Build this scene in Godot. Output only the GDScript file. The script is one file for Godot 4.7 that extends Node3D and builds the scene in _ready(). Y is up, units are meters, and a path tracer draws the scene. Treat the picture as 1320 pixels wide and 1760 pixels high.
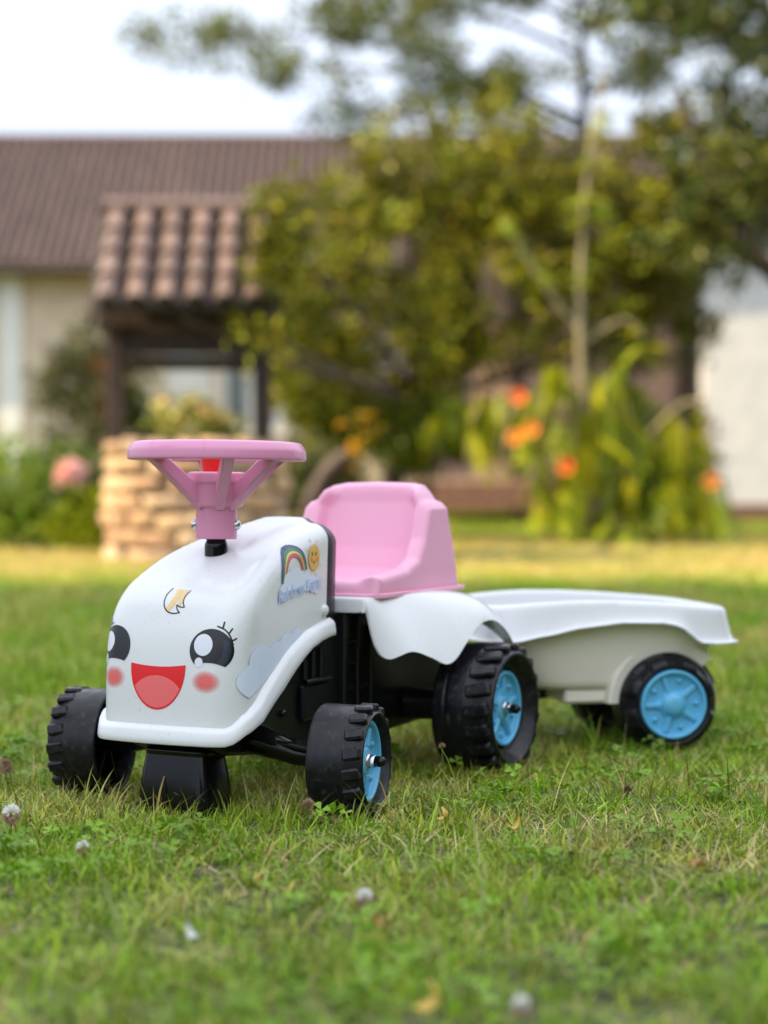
extends Node3D

var rng := RandomNumberGenerator.new()
var M := {}

func _ready() -> void:
	rng.seed = 20240611
	# ---------------------------------------------------------------- camera, sky, sun, exposure
	var cam := Camera3D.new()
	cam.name = "camera"
	cam.position = Vector3(0, 0.396, 0)
	cam.rotation.x = -atan(76.0 / 3500.0)
	cam.fov = rad_to_deg(2.0 * atan(880.0 / 3500.0))
	cam.near = 0.05
	cam.far = 600.0
	var att := CameraAttributesPhysical.new()
	att.frustum_focal_length = 71.6
	att.exposure_aperture = 2.9
	att.frustum_focus_distance = 2.3
	cam.attributes = att
	add_child(cam)
	cam.fov = rad_to_deg(2.0 * atan(880.0 / 3500.0))
	var env := Environment.new()
	env.background_mode = Environment.BG_SKY
	var sm := ProceduralSkyMaterial.new()
	sm.sky_top_color = Color(0.93, 0.96, 1.0)
	sm.sky_horizon_color = Color(0.63, 0.67, 0.755)
	sm.sky_curve = 0.36
	sm.ground_bottom_color = Color(0.35, 0.36, 0.28)
	sm.ground_horizon_color = Color(0.6, 0.62, 0.6)
	sm.sky_energy_multiplier = 1.0
	sm.sun_angle_max = 12.0
	var sky := Sky.new()
	sky.sky_material = sm
	env.sky = sky
	env.tonemap_mode = Environment.TONE_MAPPER_LINEAR
	env.tonemap_exposure = 2.15
	env.sdfgi_enabled = true
	env.ssao_enabled = true
	env.ssil_enabled = true
	var we := WorldEnvironment.new()
	we.name = "environment"
	we.environment = env
	add_child(we)
	var sun := DirectionalLight3D.new()
	sun.name = "sun"
	sun.light_energy = 1.6
	sun.light_color = Color(1.0, 0.89, 0.70)
	sun.light_angular_distance = 0.5
	sun.shadow_enabled = true
	sun.look_at_from_position(SUN * 10.0, Vector3.ZERO)
	add_child(sun)
	materials()
	ground()
	house()
	white_shed()
	summer_house()
	hedge()
	wishing_well()
	trees()
	bushes()
	vine()
	tractor()
	trailer()
	lawn()
	litter()

const SUN := Vector3(-0.70, 0.66, 0.16)   # towards the sun

# ==================================================================== naming
var taken := {}
func numbered(called: String) -> String:
	if not taken.has(called):
		taken[called] = 0
		return called
	taken[called] += 1
	return "%s_%03d" % [called, taken[called]]

func tag(o: Node, label: String, category: String, group := "") -> void:
	o.set_meta("label", label)
	o.set_meta("category", category)
	if group:
		o.set_meta("group", group)

func thing(called: String, label: String, category: String, at := Vector3.ZERO, yaw := 0.0, group := "") -> Node3D:
	var o := Node3D.new()
	o.name = numbered(called)
	o.position = at
	o.rotation.y = yaw
	add_child(o)
	tag(o, label, category, group)
	return o

func obj(called: String, mesh: Mesh, mat: Material, parent: Node = self, at := Vector3.ZERO, basis := Basis()) -> MeshInstance3D:
	var o := MeshInstance3D.new()
	if parent == self:
		o.name = numbered(called)
	else:
		var n := called
		var k := 0
		while parent.has_node(n):
			k += 1
			n = "%s_%03d" % [called, k]
		o.name = n
	o.mesh = mesh
	o.material_override = mat
	o.transform = Transform3D(basis, at)
	parent.add_child(o, true)
	return o

var piece_count := {}
func piece(called: String, mesh: Mesh, mat: Material, parent: Node, tr: Transform3D) -> MeshInstance3D:
	var key := str(parent.get_instance_id()) + called
	var k: int = piece_count.get(key, -1) + 1
	piece_count[key] = k
	var o := MeshInstance3D.new()
	o.name = called if k == 0 else "%s_%03d" % [called, k]
	o.mesh = mesh
	o.material_override = mat
	o.transform = tr
	parent.add_child(o, true)
	return o

func group_node(called: String, parent: Node, at := Vector3.ZERO, yaw := 0.0) -> Node3D:
	var o := Node3D.new()
	var n := called
	var k := 0
	while parent.has_node(n):
		k += 1
		n = "%s_%03d" % [called, k]
	o.name = n
	o.position = at
	o.rotation.y = yaw
	parent.add_child(o, true)
	return o

func multi(called: String, mesh: Mesh, mat: Material, parent: Node, where: Array, cols: Array) -> MultiMeshInstance3D:
	var mm := MultiMesh.new()
	mm.transform_format = MultiMesh.TRANSFORM_3D
	mm.use_colors = true
	mm.mesh = mesh
	mm.instance_count = where.size()
	for i in where.size():
		mm.set_instance_transform(i, where[i])
		mm.set_instance_color(i, cols[i])
	var o := MultiMeshInstance3D.new()
	o.name = numbered(called) if parent == self else called
	o.multimesh = mm
	o.material_override = mat
	o.set_meta("kind", "stuff")
	parent.add_child(o, true)
	return o

# ==================================================================== materials
func lin(r: float, g: float, b: float) -> Color:
	return Color(r, g, b).linear_to_srgb()

func noise_tex(freq: float, ramp: Gradient, size := 256, oct := 4, sd := 1) -> NoiseTexture2D:
	var n := FastNoiseLite.new()
	n.seed = sd
	n.frequency = freq
	n.fractal_octaves = oct
	var t := NoiseTexture2D.new()
	t.width = size
	t.height = size
	t.seamless = true
	t.noise = n
	t.color_ramp = ramp
	t.generate_mipmaps = false
	return t

func ramp(cols: Array, offs: Array) -> Gradient:
	var g := Gradient.new()
	g.offsets = PackedFloat32Array(offs)
	g.colors = PackedColorArray(cols)
	return g

func mat(c: Color, rough := 0.5, spec := 0.5) -> StandardMaterial3D:
	var m := StandardMaterial3D.new()
	m.albedo_color = c
	m.roughness = rough
	m.metallic_specular = spec
	return m

func tri_map(m: StandardMaterial3D, t: Texture2D, scale: float) -> StandardMaterial3D:
	m.albedo_texture = t
	m.uv1_triplanar = true
	m.uv1_scale = Vector3.ONE * scale
	return m

func leaf_mat(rough := 0.45, back := Color(0.7, 0.75, 0.22)) -> StandardMaterial3D:
	var m := StandardMaterial3D.new()
	m.vertex_color_use_as_albedo = true
	m.roughness = rough
	m.metallic_specular = 0.3
	m.backlight_enabled = true
	m.backlight = back
	return m

func materials() -> void:
	var grey := [Color(0.75, 0.75, 0.75), Color(1, 1, 1)]
	var scuff := noise_tex(0.05, ramp([Color(0.75, 0.75, 0.75), Color(1, 1, 1)], [0.2, 0.8]), 256, 4, 3)
	M.white = mat(Color(1, 1, 1), 0.22)
	tri_map(M.white, noise_tex(0.11, ramp([lin(0.735, 0.74, 0.755), lin(0.735, 0.74, 0.755), lin(0.55, 0.53, 0.49)], [0.0, 0.80, 0.95]), 512, 3, 7), 2.5)
	M.white.roughness_texture = scuff
	M.white.roughness = 0.27
	M.cream = mat(lin(0.88, 0.82, 0.71), 0.32)
	M.pink = mat(lin(0.71, 0.28, 0.455), 0.28)
	M.seat = mat(lin(0.85, 0.40, 0.565), 0.34)
	M.red = mat(lin(0.75, 0.012, 0.012), 0.35)
	M.blue = mat(lin(0.13, 0.48, 0.76), 0.36)
	M.black = mat(lin(0.008, 0.008, 0.0095), 0.3, 0.5)
	M.gloss_black = mat(lin(0.005, 0.005, 0.0055), 0.12, 0.4)
	M.trim = mat(lin(0.014, 0.012, 0.017), 0.3)
	M.rubber = mat(Color(1, 1, 1), 0.36, 0.4)
	tri_map(M.rubber, noise_tex(0.035, ramp([lin(0.005, 0.005, 0.008), lin(0.008, 0.008, 0.011), lin(0.045, 0.043, 0.04)], [0.0, 0.6, 0.9]), 256, 5, 9), 9.0)
	M.rubber.roughness_texture = noise_tex(0.02, ramp([Color(0.6, 0.6, 0.6), Color(1, 1, 1)], [0.3, 0.7]), 256, 5, 12)
	M.rubber.roughness = 0.44
	M.steel = mat(lin(0.6, 0.6, 0.62), 0.25)
	M.steel.metallic = 1.0
	M.lettering = mat(lin(0.46, 0.58, 0.82), 0.4)
	M.leaf = leaf_mat()
	M.gloss_leaf = leaf_mat(0.3, Color(0.38, 0.4, 0.06))
	M.grass = leaf_mat(0.42, Color(0.6, 0.7, 0.12))
	M.straw = leaf_mat(0.6, Color(0.4, 0.36, 0.2))
	M.petal = leaf_mat(0.6, Color(0.6, 0.5, 0.4))
	M.bark = tri_map(mat(Color(1, 1, 1), 0.85), noise_tex(0.04, ramp([lin(0.035, 0.026, 0.02), lin(0.10, 0.08, 0.06)], [0.3, 0.7]), 256, 5, 21), 3.0)
	M.pale_bark = tri_map(mat(Color(1, 1, 1), 0.8), noise_tex(0.04, ramp([lin(0.22, 0.19, 0.11), lin(0.36, 0.31, 0.19)], [0.3, 0.7]), 256, 5, 22), 4.0)
	M.wood = tri_map(mat(Color(1, 1, 1), 0.6), noise_tex(0.03, ramp([lin(0.022, 0.012, 0.009), lin(0.05, 0.028, 0.02)], [0.3, 0.7]), 256, 4, 31), 2.0)
	M.deck = []
	for i in 3:
		M.deck.append(tri_map(mat(Color(1, 1, 1), 0.65), noise_tex(0.03, ramp([lin(0.15 + 0.03 * i, 0.075 + 0.014 * i, 0.055 + 0.012 * i), lin(0.25 + 0.03 * i, 0.13 + 0.014 * i, 0.10 + 0.01 * i)], [0.3, 0.7]), 256, 4, 33 + i), 2.0))
	M.plank = []
	for i in 3:
		M.plank.append(tri_map(mat(Color(1, 1, 1), 0.7), noise_tex(0.03, ramp([lin(0.30 + 0.04 * i, 0.19 + 0.03 * i, 0.145 + 0.025 * i), lin(0.42 + 0.04 * i, 0.29 + 0.03 * i, 0.23 + 0.02 * i)], [0.3, 0.7]), 256, 4, 36 + i), 2.0))
	M.plaster = tri_map(mat(Color(1, 1, 1), 0.9), noise_tex(0.02, ramp([lin(0.62, 0.51, 0.40), lin(0.70, 0.59, 0.46)], [0.3, 0.7]), 256, 5, 41), 1.0)
	M.white_wall = tri_map(mat(Color(1, 1, 1), 0.85), noise_tex(0.02, ramp([lin(0.68, 0.69, 0.72), lin(0.76, 0.76, 0.78)], [0.3, 0.7]), 256, 5, 42), 1.0)
	M.white_paint = mat(lin(0.78, 0.78, 0.78), 0.45)
	M.glass = mat(Color(0.35, 0.42, 0.4, 0.35), 0.03)
	M.glass.transparency = BaseMaterial3D.TRANSPARENCY_ALPHA
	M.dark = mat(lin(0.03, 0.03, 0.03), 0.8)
	M.tile = []
	for i in 4:
		var k := 0.8 + 0.14 * i
		M.tile.append(tri_map(mat(Color(1, 1, 1), 0.5), noise_tex(0.03, ramp([lin(0.066 * k, 0.041 * k, 0.036 * k), lin(0.12 * k, 0.076 * k, 0.067 * k)], [0.3, 0.7]), 128, 4, 51 + i), 5.0))
	M.well_tile = []
	for i in 3:
		var k := 0.85 + 0.15 * i
		M.well_tile.append(tri_map(mat(Color(1, 1, 1), 0.45), noise_tex(0.03, ramp([lin(0.10 * k, 0.063 * k, 0.054 * k), lin(0.20 * k, 0.135 * k, 0.118 * k)], [0.3, 0.7]), 128, 4, 91 + i), 5.0))
	M.stone = []
	for i in 5:
		var a: Array = [[0.50, 0.33, 0.20], [0.58, 0.41, 0.26], [0.42, 0.27, 0.17], [0.60, 0.45, 0.31], [0.34, 0.25, 0.18]][i]
		M.stone.append(tri_map(mat(Color(1, 1, 1), 0.85), noise_tex(0.03, ramp([lin(a[0] * 0.72, a[1] * 0.7, a[2] * 0.66), lin(a[0], a[1], a[2])], [0.25, 0.65]), 128, 5, 61 + i), 6.0))
	M.mortar = tri_map(mat(Color(1, 1, 1), 0.95), noise_tex(0.05, ramp([lin(0.22, 0.17, 0.11), lin(0.34, 0.27, 0.18)], [0.3, 0.7]), 128, 4, 71), 5.0)
	M.soil = tri_map(mat(Color(1, 1, 1), 0.95), noise_tex(0.02, ramp([lin(0.03, 0.034, 0.010), lin(0.08, 0.098, 0.020), lin(0.18, 0.175, 0.05)], [0.25, 0.5, 0.75]), 512, 6, 81), 3.0)
	M.soil.uv1_world_triplanar = true

# ==================================================================== mesh helpers
# A surface from a function of (u, v) in 0..1; front faces and normals by SurfaceTool.
func grid(nu: int, nv: int, f: Callable, st: SurfaceTool = null, smooth := true, flip := false) -> SurfaceTool:
	var s := st
	if s == null:
		s = SurfaceTool.new()
		s.begin(Mesh.PRIMITIVE_TRIANGLES)
	s.set_smooth_group(0 if smooth else -1)
	var p := []
	for i in nu + 1:
		for j in nv + 1:
			p.append(f.call(float(i) / nu, float(j) / nv))
	for i in nu:
		for j in nv:
			var q := [[i, j], [i + 1, j], [i + 1, j + 1], [i, j], [i + 1, j + 1], [i, j + 1]]
			if flip:
				q.reverse()
			for c in q:
				s.set_uv(Vector2(float(c[0]) / nu, float(c[1]) / nv))
				s.add_vertex(p[c[0] * (nv + 1) + c[1]])
	return s

func done(s: SurfaceTool) -> ArrayMesh:
	s.generate_normals()
	return s.commit()

func grid_mesh(nu: int, nv: int, f: Callable, flip := false) -> ArrayMesh:
	return done(grid(nu, nv, f, null, true, flip))

# A sheet with thickness: the surface, the same moved inwards by t along its normal (sign chosen by the caller), and the four rims.
func sheet(nu: int, nv: int, f: Callable, t: float, flip := false, within = null) -> ArrayMesh:
	var eu := 1.0 / nu
	var ev := 1.0 / nv
	var inner := func(u: float, v: float) -> Vector3:
		if within != null:
			return within.call(f.call(u, v), u, v)
		var a: Vector3 = f.call(minf(u + eu, 1.0), v) - f.call(maxf(u - eu, 0.0), v)
		var b: Vector3 = f.call(u, minf(v + ev, 1.0)) - f.call(u, maxf(v - ev, 0.0))
		return f.call(u, v) + a.cross(b).normalized() * t
	var s := grid(nu, nv, f, null, true, flip)
	grid(nu, nv, inner, s, true, not flip)
	# the four rims, each wound so that it faces away from the sheet's middle
	for e in [[Vector2(0, 0), Vector2(1, 0), nu], [Vector2(0, 1), Vector2(1, 1), nu], [Vector2(0, 0), Vector2(0, 1), nv], [Vector2(1, 0), Vector2(1, 1), nv]]:
		var lip := func(u: float, v: float) -> Vector3:
			var uv: Vector2 = (e[0] as Vector2).lerp(e[1], u)
			return (f.call(uv.x, uv.y) as Vector3).lerp(inner.call(uv.x, uv.y), v)
		var m: Vector2 = (e[0] + e[1]) / 2.0
		var back: Vector2 = m.lerp(Vector2(0.5, 0.5), 0.06)
		var away: Vector3 = f.call(m.x, m.y) - f.call(back.x, back.y)
		var p0: Vector3 = lip.call(0.5, 0.0)
		var along: Vector3 = lip.call(0.5 + 1.0 / e[2], 0.0) - p0
		var facing := -along.cross(lip.call(0.5, 1.0) - p0)
		grid(e[2], 1, lip, s, false, facing.dot(away) < 0.0)
	return done(s)

# profile: points (x along the axle, radius), turned round the x axis. mod(x, r, angle) may change the radius.
func wound(profile: Array) -> Array:   # turned so that the lathed surface faces outwards
	var a := 0.0
	for i in profile.size():
		a += (profile[i] as Vector2).cross(profile[(i + 1) % profile.size()])
	if a < 0.0:
		profile = profile.duplicate()
		profile.reverse()
	return profile

func lathe_x(given: Array, seg: int, mod = null) -> ArrayMesh:
	var profile := wound([Vector2(given[0].x, 0.0)] + given + [Vector2(given[-1].x, 0.0)]).slice(1, given.size() + 1)
	var n := profile.size() - 1
	return grid_mesh(seg, n, func(u: float, v: float) -> Vector3:
		var k: Vector2 = profile[roundi(v * n)]
		var r := k.y
		if mod != null:
			r += mod.call(k.x, k.y, u * TAU)
		return Vector3(k.x, r * cos(u * TAU), r * sin(u * TAU)))

func lathe_y(given: Array, seg: int) -> ArrayMesh:   # points (radius, y)
	var profile := wound([Vector2(0.0, given[0].y)] + given + [Vector2(0.0, given[-1].y)]).slice(1, given.size() + 1)
	var n := profile.size() - 1
	return grid_mesh(seg, n, func(u: float, v: float) -> Vector3:
		var k: Vector2 = profile[roundi(v * n)]
		return Vector3(k.x * cos(u * TAU), k.y, k.x * sin(u * TAU)))

# A profile whose corners are rounded: each inner point becomes `n` points of a quadratic curve that starts `d` before it.
func soft(profile: Array, d: float, n := 4) -> Array:
	var out := [profile[0]]
	for i in range(1, profile.size() - 1):
		var a: Vector2 = profile[i - 1]
		var b: Vector2 = profile[i]
		var c: Vector2 = profile[i + 1]
		var da := minf(d, a.distance_to(b) * 0.45)
		var dc := minf(d, c.distance_to(b) * 0.45)
		var p0 := b + (a - b).normalized() * da
		var p2 := b + (c - b).normalized() * dc
		for k in n + 1:
			var t := float(k) / n
			out.append(p0.lerp(b, t).lerp(b.lerp(p2, t), t))
	out.append(profile[-1])
	return out

func tube(s: SurfaceTool, pts: Array, radii: Array, seg := 8) -> void:
	var n := pts.size() - 1
	var rings := []
	var side := Vector3.RIGHT
	for i in n + 1:
		var d: Vector3 = (pts[mini(i + 1, n)] - pts[maxi(i - 1, 0)]).normalized()
		if i == 0:
			side = d.cross(Vector3.FORWARD if absf(d.z) < 0.8 else Vector3.UP).normalized()
		side = (side - d * side.dot(d)).normalized()
		rings.append([pts[i], side, d.cross(side).normalized(), radii[i]])
	grid(n, seg, func(u: float, v: float) -> Vector3:
		var r: Array = rings[roundi(u * n)]
		return r[0] + (r[1] * cos(v * TAU) + r[2] * sin(v * TAU)) * r[3], s)

func tube_mesh(pts: Array, radii: Array, seg := 8) -> ArrayMesh:
	var s := SurfaceTool.new()
	s.begin(Mesh.PRIMITIVE_TRIANGLES)
	tube(s, pts, radii, seg)
	# caps
	return done(s)

# A box with chamfered edges, 44 triangles; jit moves its corners a little.
func cbox(size: Vector3, b: float, jit := 0.0, s: SurfaceTool = null, tr := Transform3D()) -> SurfaceTool:
	var st := s
	if st == null:
		st = SurfaceTool.new()
		st.begin(Mesh.PRIMITIVE_TRIANGLES)
	st.set_smooth_group(-1)
	var h := size / 2.0
	var c := {}
	for x in [-1, 1]:
		for y in [-1, 1]:
			for z in [-1, 1]:
				var j := Vector3(rng.randf_range(-jit, jit), rng.randf_range(-jit, jit), rng.randf_range(-jit, jit))
				var o := Vector3(x, y, z)
				var v := o * h + j
				c[[x, y, z]] = [v - Vector3(0, y * b, z * b), v - Vector3(x * b, 0, z * b), v - Vector3(x * b, y * b, 0)]
	var tri := func(a: Vector3, bb: Vector3, cc: Vector3) -> void:
		var mid := (a + bb + cc) / 3.0
		var pts := [a, bb, cc] if (bb - a).cross(cc - a).dot(mid) < 0.0 else [a, cc, bb]
		for p in pts:
			st.add_vertex(tr * p)
	for ax in 3:
		for sg in [-1, 1]:
			var k := []
			for q in [[-1, -1], [1, -1], [1, 1], [-1, 1]]:
				var key := [0, 0, 0]
				key[ax] = sg
				key[(ax + 1) % 3] = q[0]
				key[(ax + 2) % 3] = q[1]
				k.append(c[key][ax])
			tri.call(k[0], k[1], k[2])
			tri.call(k[0], k[2], k[3])
	for ax in 3:
		for q in [[-1, -1], [1, -1], [1, 1], [-1, 1]]:
			var lo := [0, 0, 0]
			lo[(ax + 1) % 3] = q[0]
			lo[(ax + 2) % 3] = q[1]
			var hi := lo.duplicate()
			lo[ax] = -1
			hi[ax] = 1
			var a: Vector3 = c[lo][(ax + 1) % 3]
			var b2: Vector3 = c[lo][(ax + 2) % 3]
			var c2: Vector3 = c[hi][(ax + 2) % 3]
			var d: Vector3 = c[hi][(ax + 1) % 3]
			tri.call(a, b2, c2)
			tri.call(a, c2, d)
	for key in c:
		tri.call(c[key][0], c[key][1], c[key][2])
	return st

func box(size: Vector3, b := 0.003, jit := 0.0) -> ArrayMesh:
	return done(cbox(size, b, jit))

# A prism: a convex-or-not outline (x, y) extruded along z by +-h with a bevel.
func prism(poly: PackedVector2Array, h: float, bev: float) -> ArrayMesh:
	var st := SurfaceTool.new()
	st.begin(Mesh.PRIMITIVE_TRIANGLES)
	st.set_smooth_group(-1)
	var n := poly.size()
	if Geometry2D.is_polygon_clockwise(poly):
		poly.reverse()
	var inset := PackedVector2Array()
	for i in n:
		var e1 := (poly[i] - poly[(i + n - 1) % n]).normalized()
		var e2 := (poly[(i + 1) % n] - poly[i]).normalized()
		var n1 := Vector2(-e1.y, e1.x)
		var n2 := Vector2(-e2.y, e2.x)
		inset.append(poly[i] + (n1 + n2) / maxf(1.0 + n1.dot(n2), 0.4) * bev)
	var idx := Geometry2D.triangulate_polygon(inset)
	for sg in [-1.0, 1.0]:
		for t in range(0, idx.size(), 3):
			var a := inset[idx[t]]
			var b := inset[idx[t + 1]]
			var c := inset[idx[t + 2]]
			var ccw := (b - a).cross(c - a) > 0.0
			var order := [a, b, c] if ccw == (sg < 0.0) else [a, c, b]
			for p in order:
				st.add_vertex(Vector3(p.x, p.y, sg * h))
	for i in n:
		var j := (i + 1) % n
		var rows := [[inset[i], inset[j], -h], [poly[i], poly[j], -h + bev], [poly[i], poly[j], h - bev], [inset[i], inset[j], h]]
		for k in 3:
			var a := Vector3(rows[k][0].x, rows[k][0].y, rows[k][2])
			var b := Vector3(rows[k][1].x, rows[k][1].y, rows[k][2])
			var c := Vector3(rows[k + 1][1].x, rows[k + 1][1].y, rows[k + 1][2])
			var d := Vector3(rows[k + 1][0].x, rows[k + 1][0].y, rows[k + 1][2])
			for p in [a, c, b, a, d, c]:
				st.add_vertex(p)
	return done(st)

func sdf_poly(p: Vector2, v: PackedVector2Array) -> float:
	var n := v.size()
	var d := p.distance_squared_to(v[0])
	var s := 1.0
	var j := n - 1
	for i in n:
		var e := v[j] - v[i]
		var w := p - v[i]
		d = minf(d, (w - e * clampf(w.dot(e) / e.dot(e), 0.0, 1.0)).length_squared())
		var c1 := p.y >= v[i].y
		var c2 := p.y < v[j].y
		var c3 := e.x * w.y > e.y * w.x
		if (c1 and c2 and c3) or not (c1 or c2 or c3):
			s = -s
		j = i
	return s * sqrt(d)

func smax(a: float, b: float, k: float) -> float:
	var h := maxf(k - absf(a - b), 0.0) / k
	return maxf(a, b) + h * h * k * 0.25

func smin(a: float, b: float, k: float) -> float:
	return -smax(-a, -b, k)

# Surface nets: one vertex in each cell the surface crosses, one quad round each crossed edge, normals from the field.
func sdf_mesh(lo: Vector3, hi: Vector3, cell: float, f: Callable) -> ArrayMesh:
	var nx := ceili((hi.x - lo.x) / cell) + 1
	var ny := ceili((hi.y - lo.y) / cell) + 1
	var nz := ceili((hi.z - lo.z) / cell) + 1
	var val := PackedFloat32Array()
	val.resize(nx * ny * nz)
	var at := 0
	for i in nx:
		for j in ny:
			for k in nz:
				val[at] = f.call(lo + Vector3(i, j, k) * cell)
				at += 1
	var sx := ny * nz
	var sy := nz
	var ids := PackedInt32Array()
	ids.resize(nx * ny * nz)
	ids.fill(-1)
	var verts := PackedVector3Array()
	var norms := PackedVector3Array()
	var corner := [0, sx, sy, sx + sy, 1, sx + 1, sy + 1, sx + sy + 1]
	var cpos := [Vector3(0, 0, 0), Vector3(1, 0, 0), Vector3(0, 1, 0), Vector3(1, 1, 0), Vector3(0, 0, 1), Vector3(1, 0, 1), Vector3(0, 1, 1), Vector3(1, 1, 1)]
	var edges := [[0, 1], [2, 3], [4, 5], [6, 7], [0, 2], [1, 3], [4, 6], [5, 7], [0, 4], [1, 5], [2, 6], [3, 7]]
	for i in nx - 1:
		for j in ny - 1:
			for k in nz - 1:
				var b := i * sx + j * sy + k
				var c := 0
				for q in corner:
					if val[b + q] < 0.0:
						c += 1
				if c == 0 or c == 8:
					continue
				var sum := Vector3.ZERO
				var m := 0
				for e in edges:
					var v0 := val[b + corner[e[0]]]
					var v1 := val[b + corner[e[1]]]
					if (v0 < 0.0) != (v1 < 0.0):
						sum += cpos[e[0]].lerp(cpos[e[1]], v0 / (v0 - v1))
						m += 1
				var p := lo + (Vector3(i, j, k) + sum / m) * cell
				var h := cell * 0.5
				var g := Vector3(f.call(p + Vector3(h, 0, 0)) - f.call(p - Vector3(h, 0, 0)), f.call(p + Vector3(0, h, 0)) - f.call(p - Vector3(0, h, 0)), f.call(p + Vector3(0, 0, h)) - f.call(p - Vector3(0, 0, h)))
				g = g.normalized()
				p -= g * clampf(f.call(p), -cell * 0.5, cell * 0.5)
				ids[b] = verts.size()
				verts.append(p)
				norms.append(g)
	var index := PackedInt32Array()
	var axes := [sx, sy, 1]
	for i in range(1, nx - 1):
		for j in range(1, ny - 1):
			for k in range(1, nz - 1):
				var b := i * sx + j * sy + k
				for ax in 3:
					if (val[b] < 0.0) == (val[b + axes[ax]] < 0.0):
						continue
					var u: int = axes[(ax + 1) % 3]
					var w: int = axes[(ax + 2) % 3]
					var q := [ids[b], ids[b - u], ids[b - u - w], ids[b - w]]
					if q.min() < 0:
						continue
					for t in [[q[0], q[1], q[2]], [q[0], q[2], q[3]]]:
						var fn := (verts[t[1]] - verts[t[0]]).cross(verts[t[2]] - verts[t[0]])
						if fn.dot(norms[t[0]] + norms[t[1]] + norms[t[2]]) < 0.0:
							index.append_array(PackedInt32Array([t[0], t[1], t[2]]))
						else:
							index.append_array(PackedInt32Array([t[0], t[2], t[1]]))
	var arr := []
	arr.resize(Mesh.ARRAY_MAX)
	arr[Mesh.ARRAY_VERTEX] = verts
	arr[Mesh.ARRAY_NORMAL] = norms
	arr[Mesh.ARRAY_INDEX] = index
	var am := ArrayMesh.new()
	am.add_surface_from_arrays(Mesh.PRIMITIVE_TRIANGLES, arr)
	return am

func curve(pts: Array, t: float) -> Vector2:   # Catmull-Rom through Vector2 points, t in 0..1
	var n := pts.size() - 1
	var k := clampi(floori(t * n), 0, n - 1)
	var w := t * n - k
	return (pts[k] as Vector2).cubic_interpolate(pts[k + 1], pts[maxi(k - 1, 0)] if k > 0 else pts[0] * 2.0 - pts[1], pts[k + 2] if k + 2 <= n else pts[n] * 2.0 - pts[n - 1], w)

# ==================================================================== setting
func ground() -> void:
	var s := SurfaceTool.new()
	s.begin(Mesh.PRIMITIVE_TRIANGLES)
	grid(24, 24, func(u: float, v: float) -> Vector3:
		return Vector3((u - 0.5) * 500.0, 0.0, (v - 0.5) * 500.0), s)
	var o := obj("ground", done(s), M.soil)
	o.set_meta("kind", "structure")

func tile_mesh(w: float, l: float, rise: float) -> ArrayMesh:
	# one barrel tile: a half-round roll beside a shallow pan, slightly thicker at its lower lip (x across, z down the slope)
	return sheet(10, 3, func(u: float, v: float) -> Vector3:
		var x := (u - 0.5) * w * 1.02
		var roll := rise * maxf(sin(u * TAU - 0.6), -0.6)
		return Vector3(x, roll + 0.10 * l * v * 0.8, (v - 0.5) * l * 1.12), -rise * 0.35)

func slope_frame(eave: Vector3, ridge: Vector3) -> Basis:   # y = outward normal, z = down the slope, x along the eave
	var z := (eave - ridge).normalized()
	var x := Vector3.RIGHT
	return Basis(x, z.cross(x).normalized(), z)

func wall_window(house: Node3D, at: Vector3, w: float, h: float) -> void:
	var g := group_node("window", house, at)
	var f := SurfaceTool.new()
	f.begin(Mesh.PRIMITIVE_TRIANGLES)
	for t in [[Vector3(w, 0.06, 0.07), Vector3(0, h / 2 - 0.03, 0)], [Vector3(w, 0.06, 0.07), Vector3(0, -h / 2 + 0.03, 0)], [Vector3(0.06, h - 0.124, 0.07), Vector3(-w / 2 + 0.03, 0, 0)], [Vector3(0.06, h - 0.124, 0.07), Vector3(w / 2 - 0.03, 0, 0)], [Vector3(0.05, h - 0.124, 0.06), Vector3.ZERO]]:
		cbox(t[0], 0.005, 0.0, f, Transform3D(Basis(), t[1]))
	obj("frame", done(f), M.white_paint, g)
	obj("sill", box(Vector3(w + 0.1, 0.04, 0.16), 0.005), M.white_paint, g, Vector3(0, -h / 2 - 0.022, 0.03))
	for sx in [-1, 1]:
		obj("pane", box(Vector3(w / 2 - 0.09, h - 0.124, 0.012), 0.001), M.glass, g, Vector3(sx * (w / 4 - 0.002), 0, -0.01))
	obj("curtain", grid_mesh(40, 2, func(u: float, v: float) -> Vector3:
		return Vector3((u - 0.5) * w * 0.42 - w * 0.22, (v - 0.5) * (h - 0.1), -0.10 + 0.02 * sin(u * 50.0))), M.white_paint, g)

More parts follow.
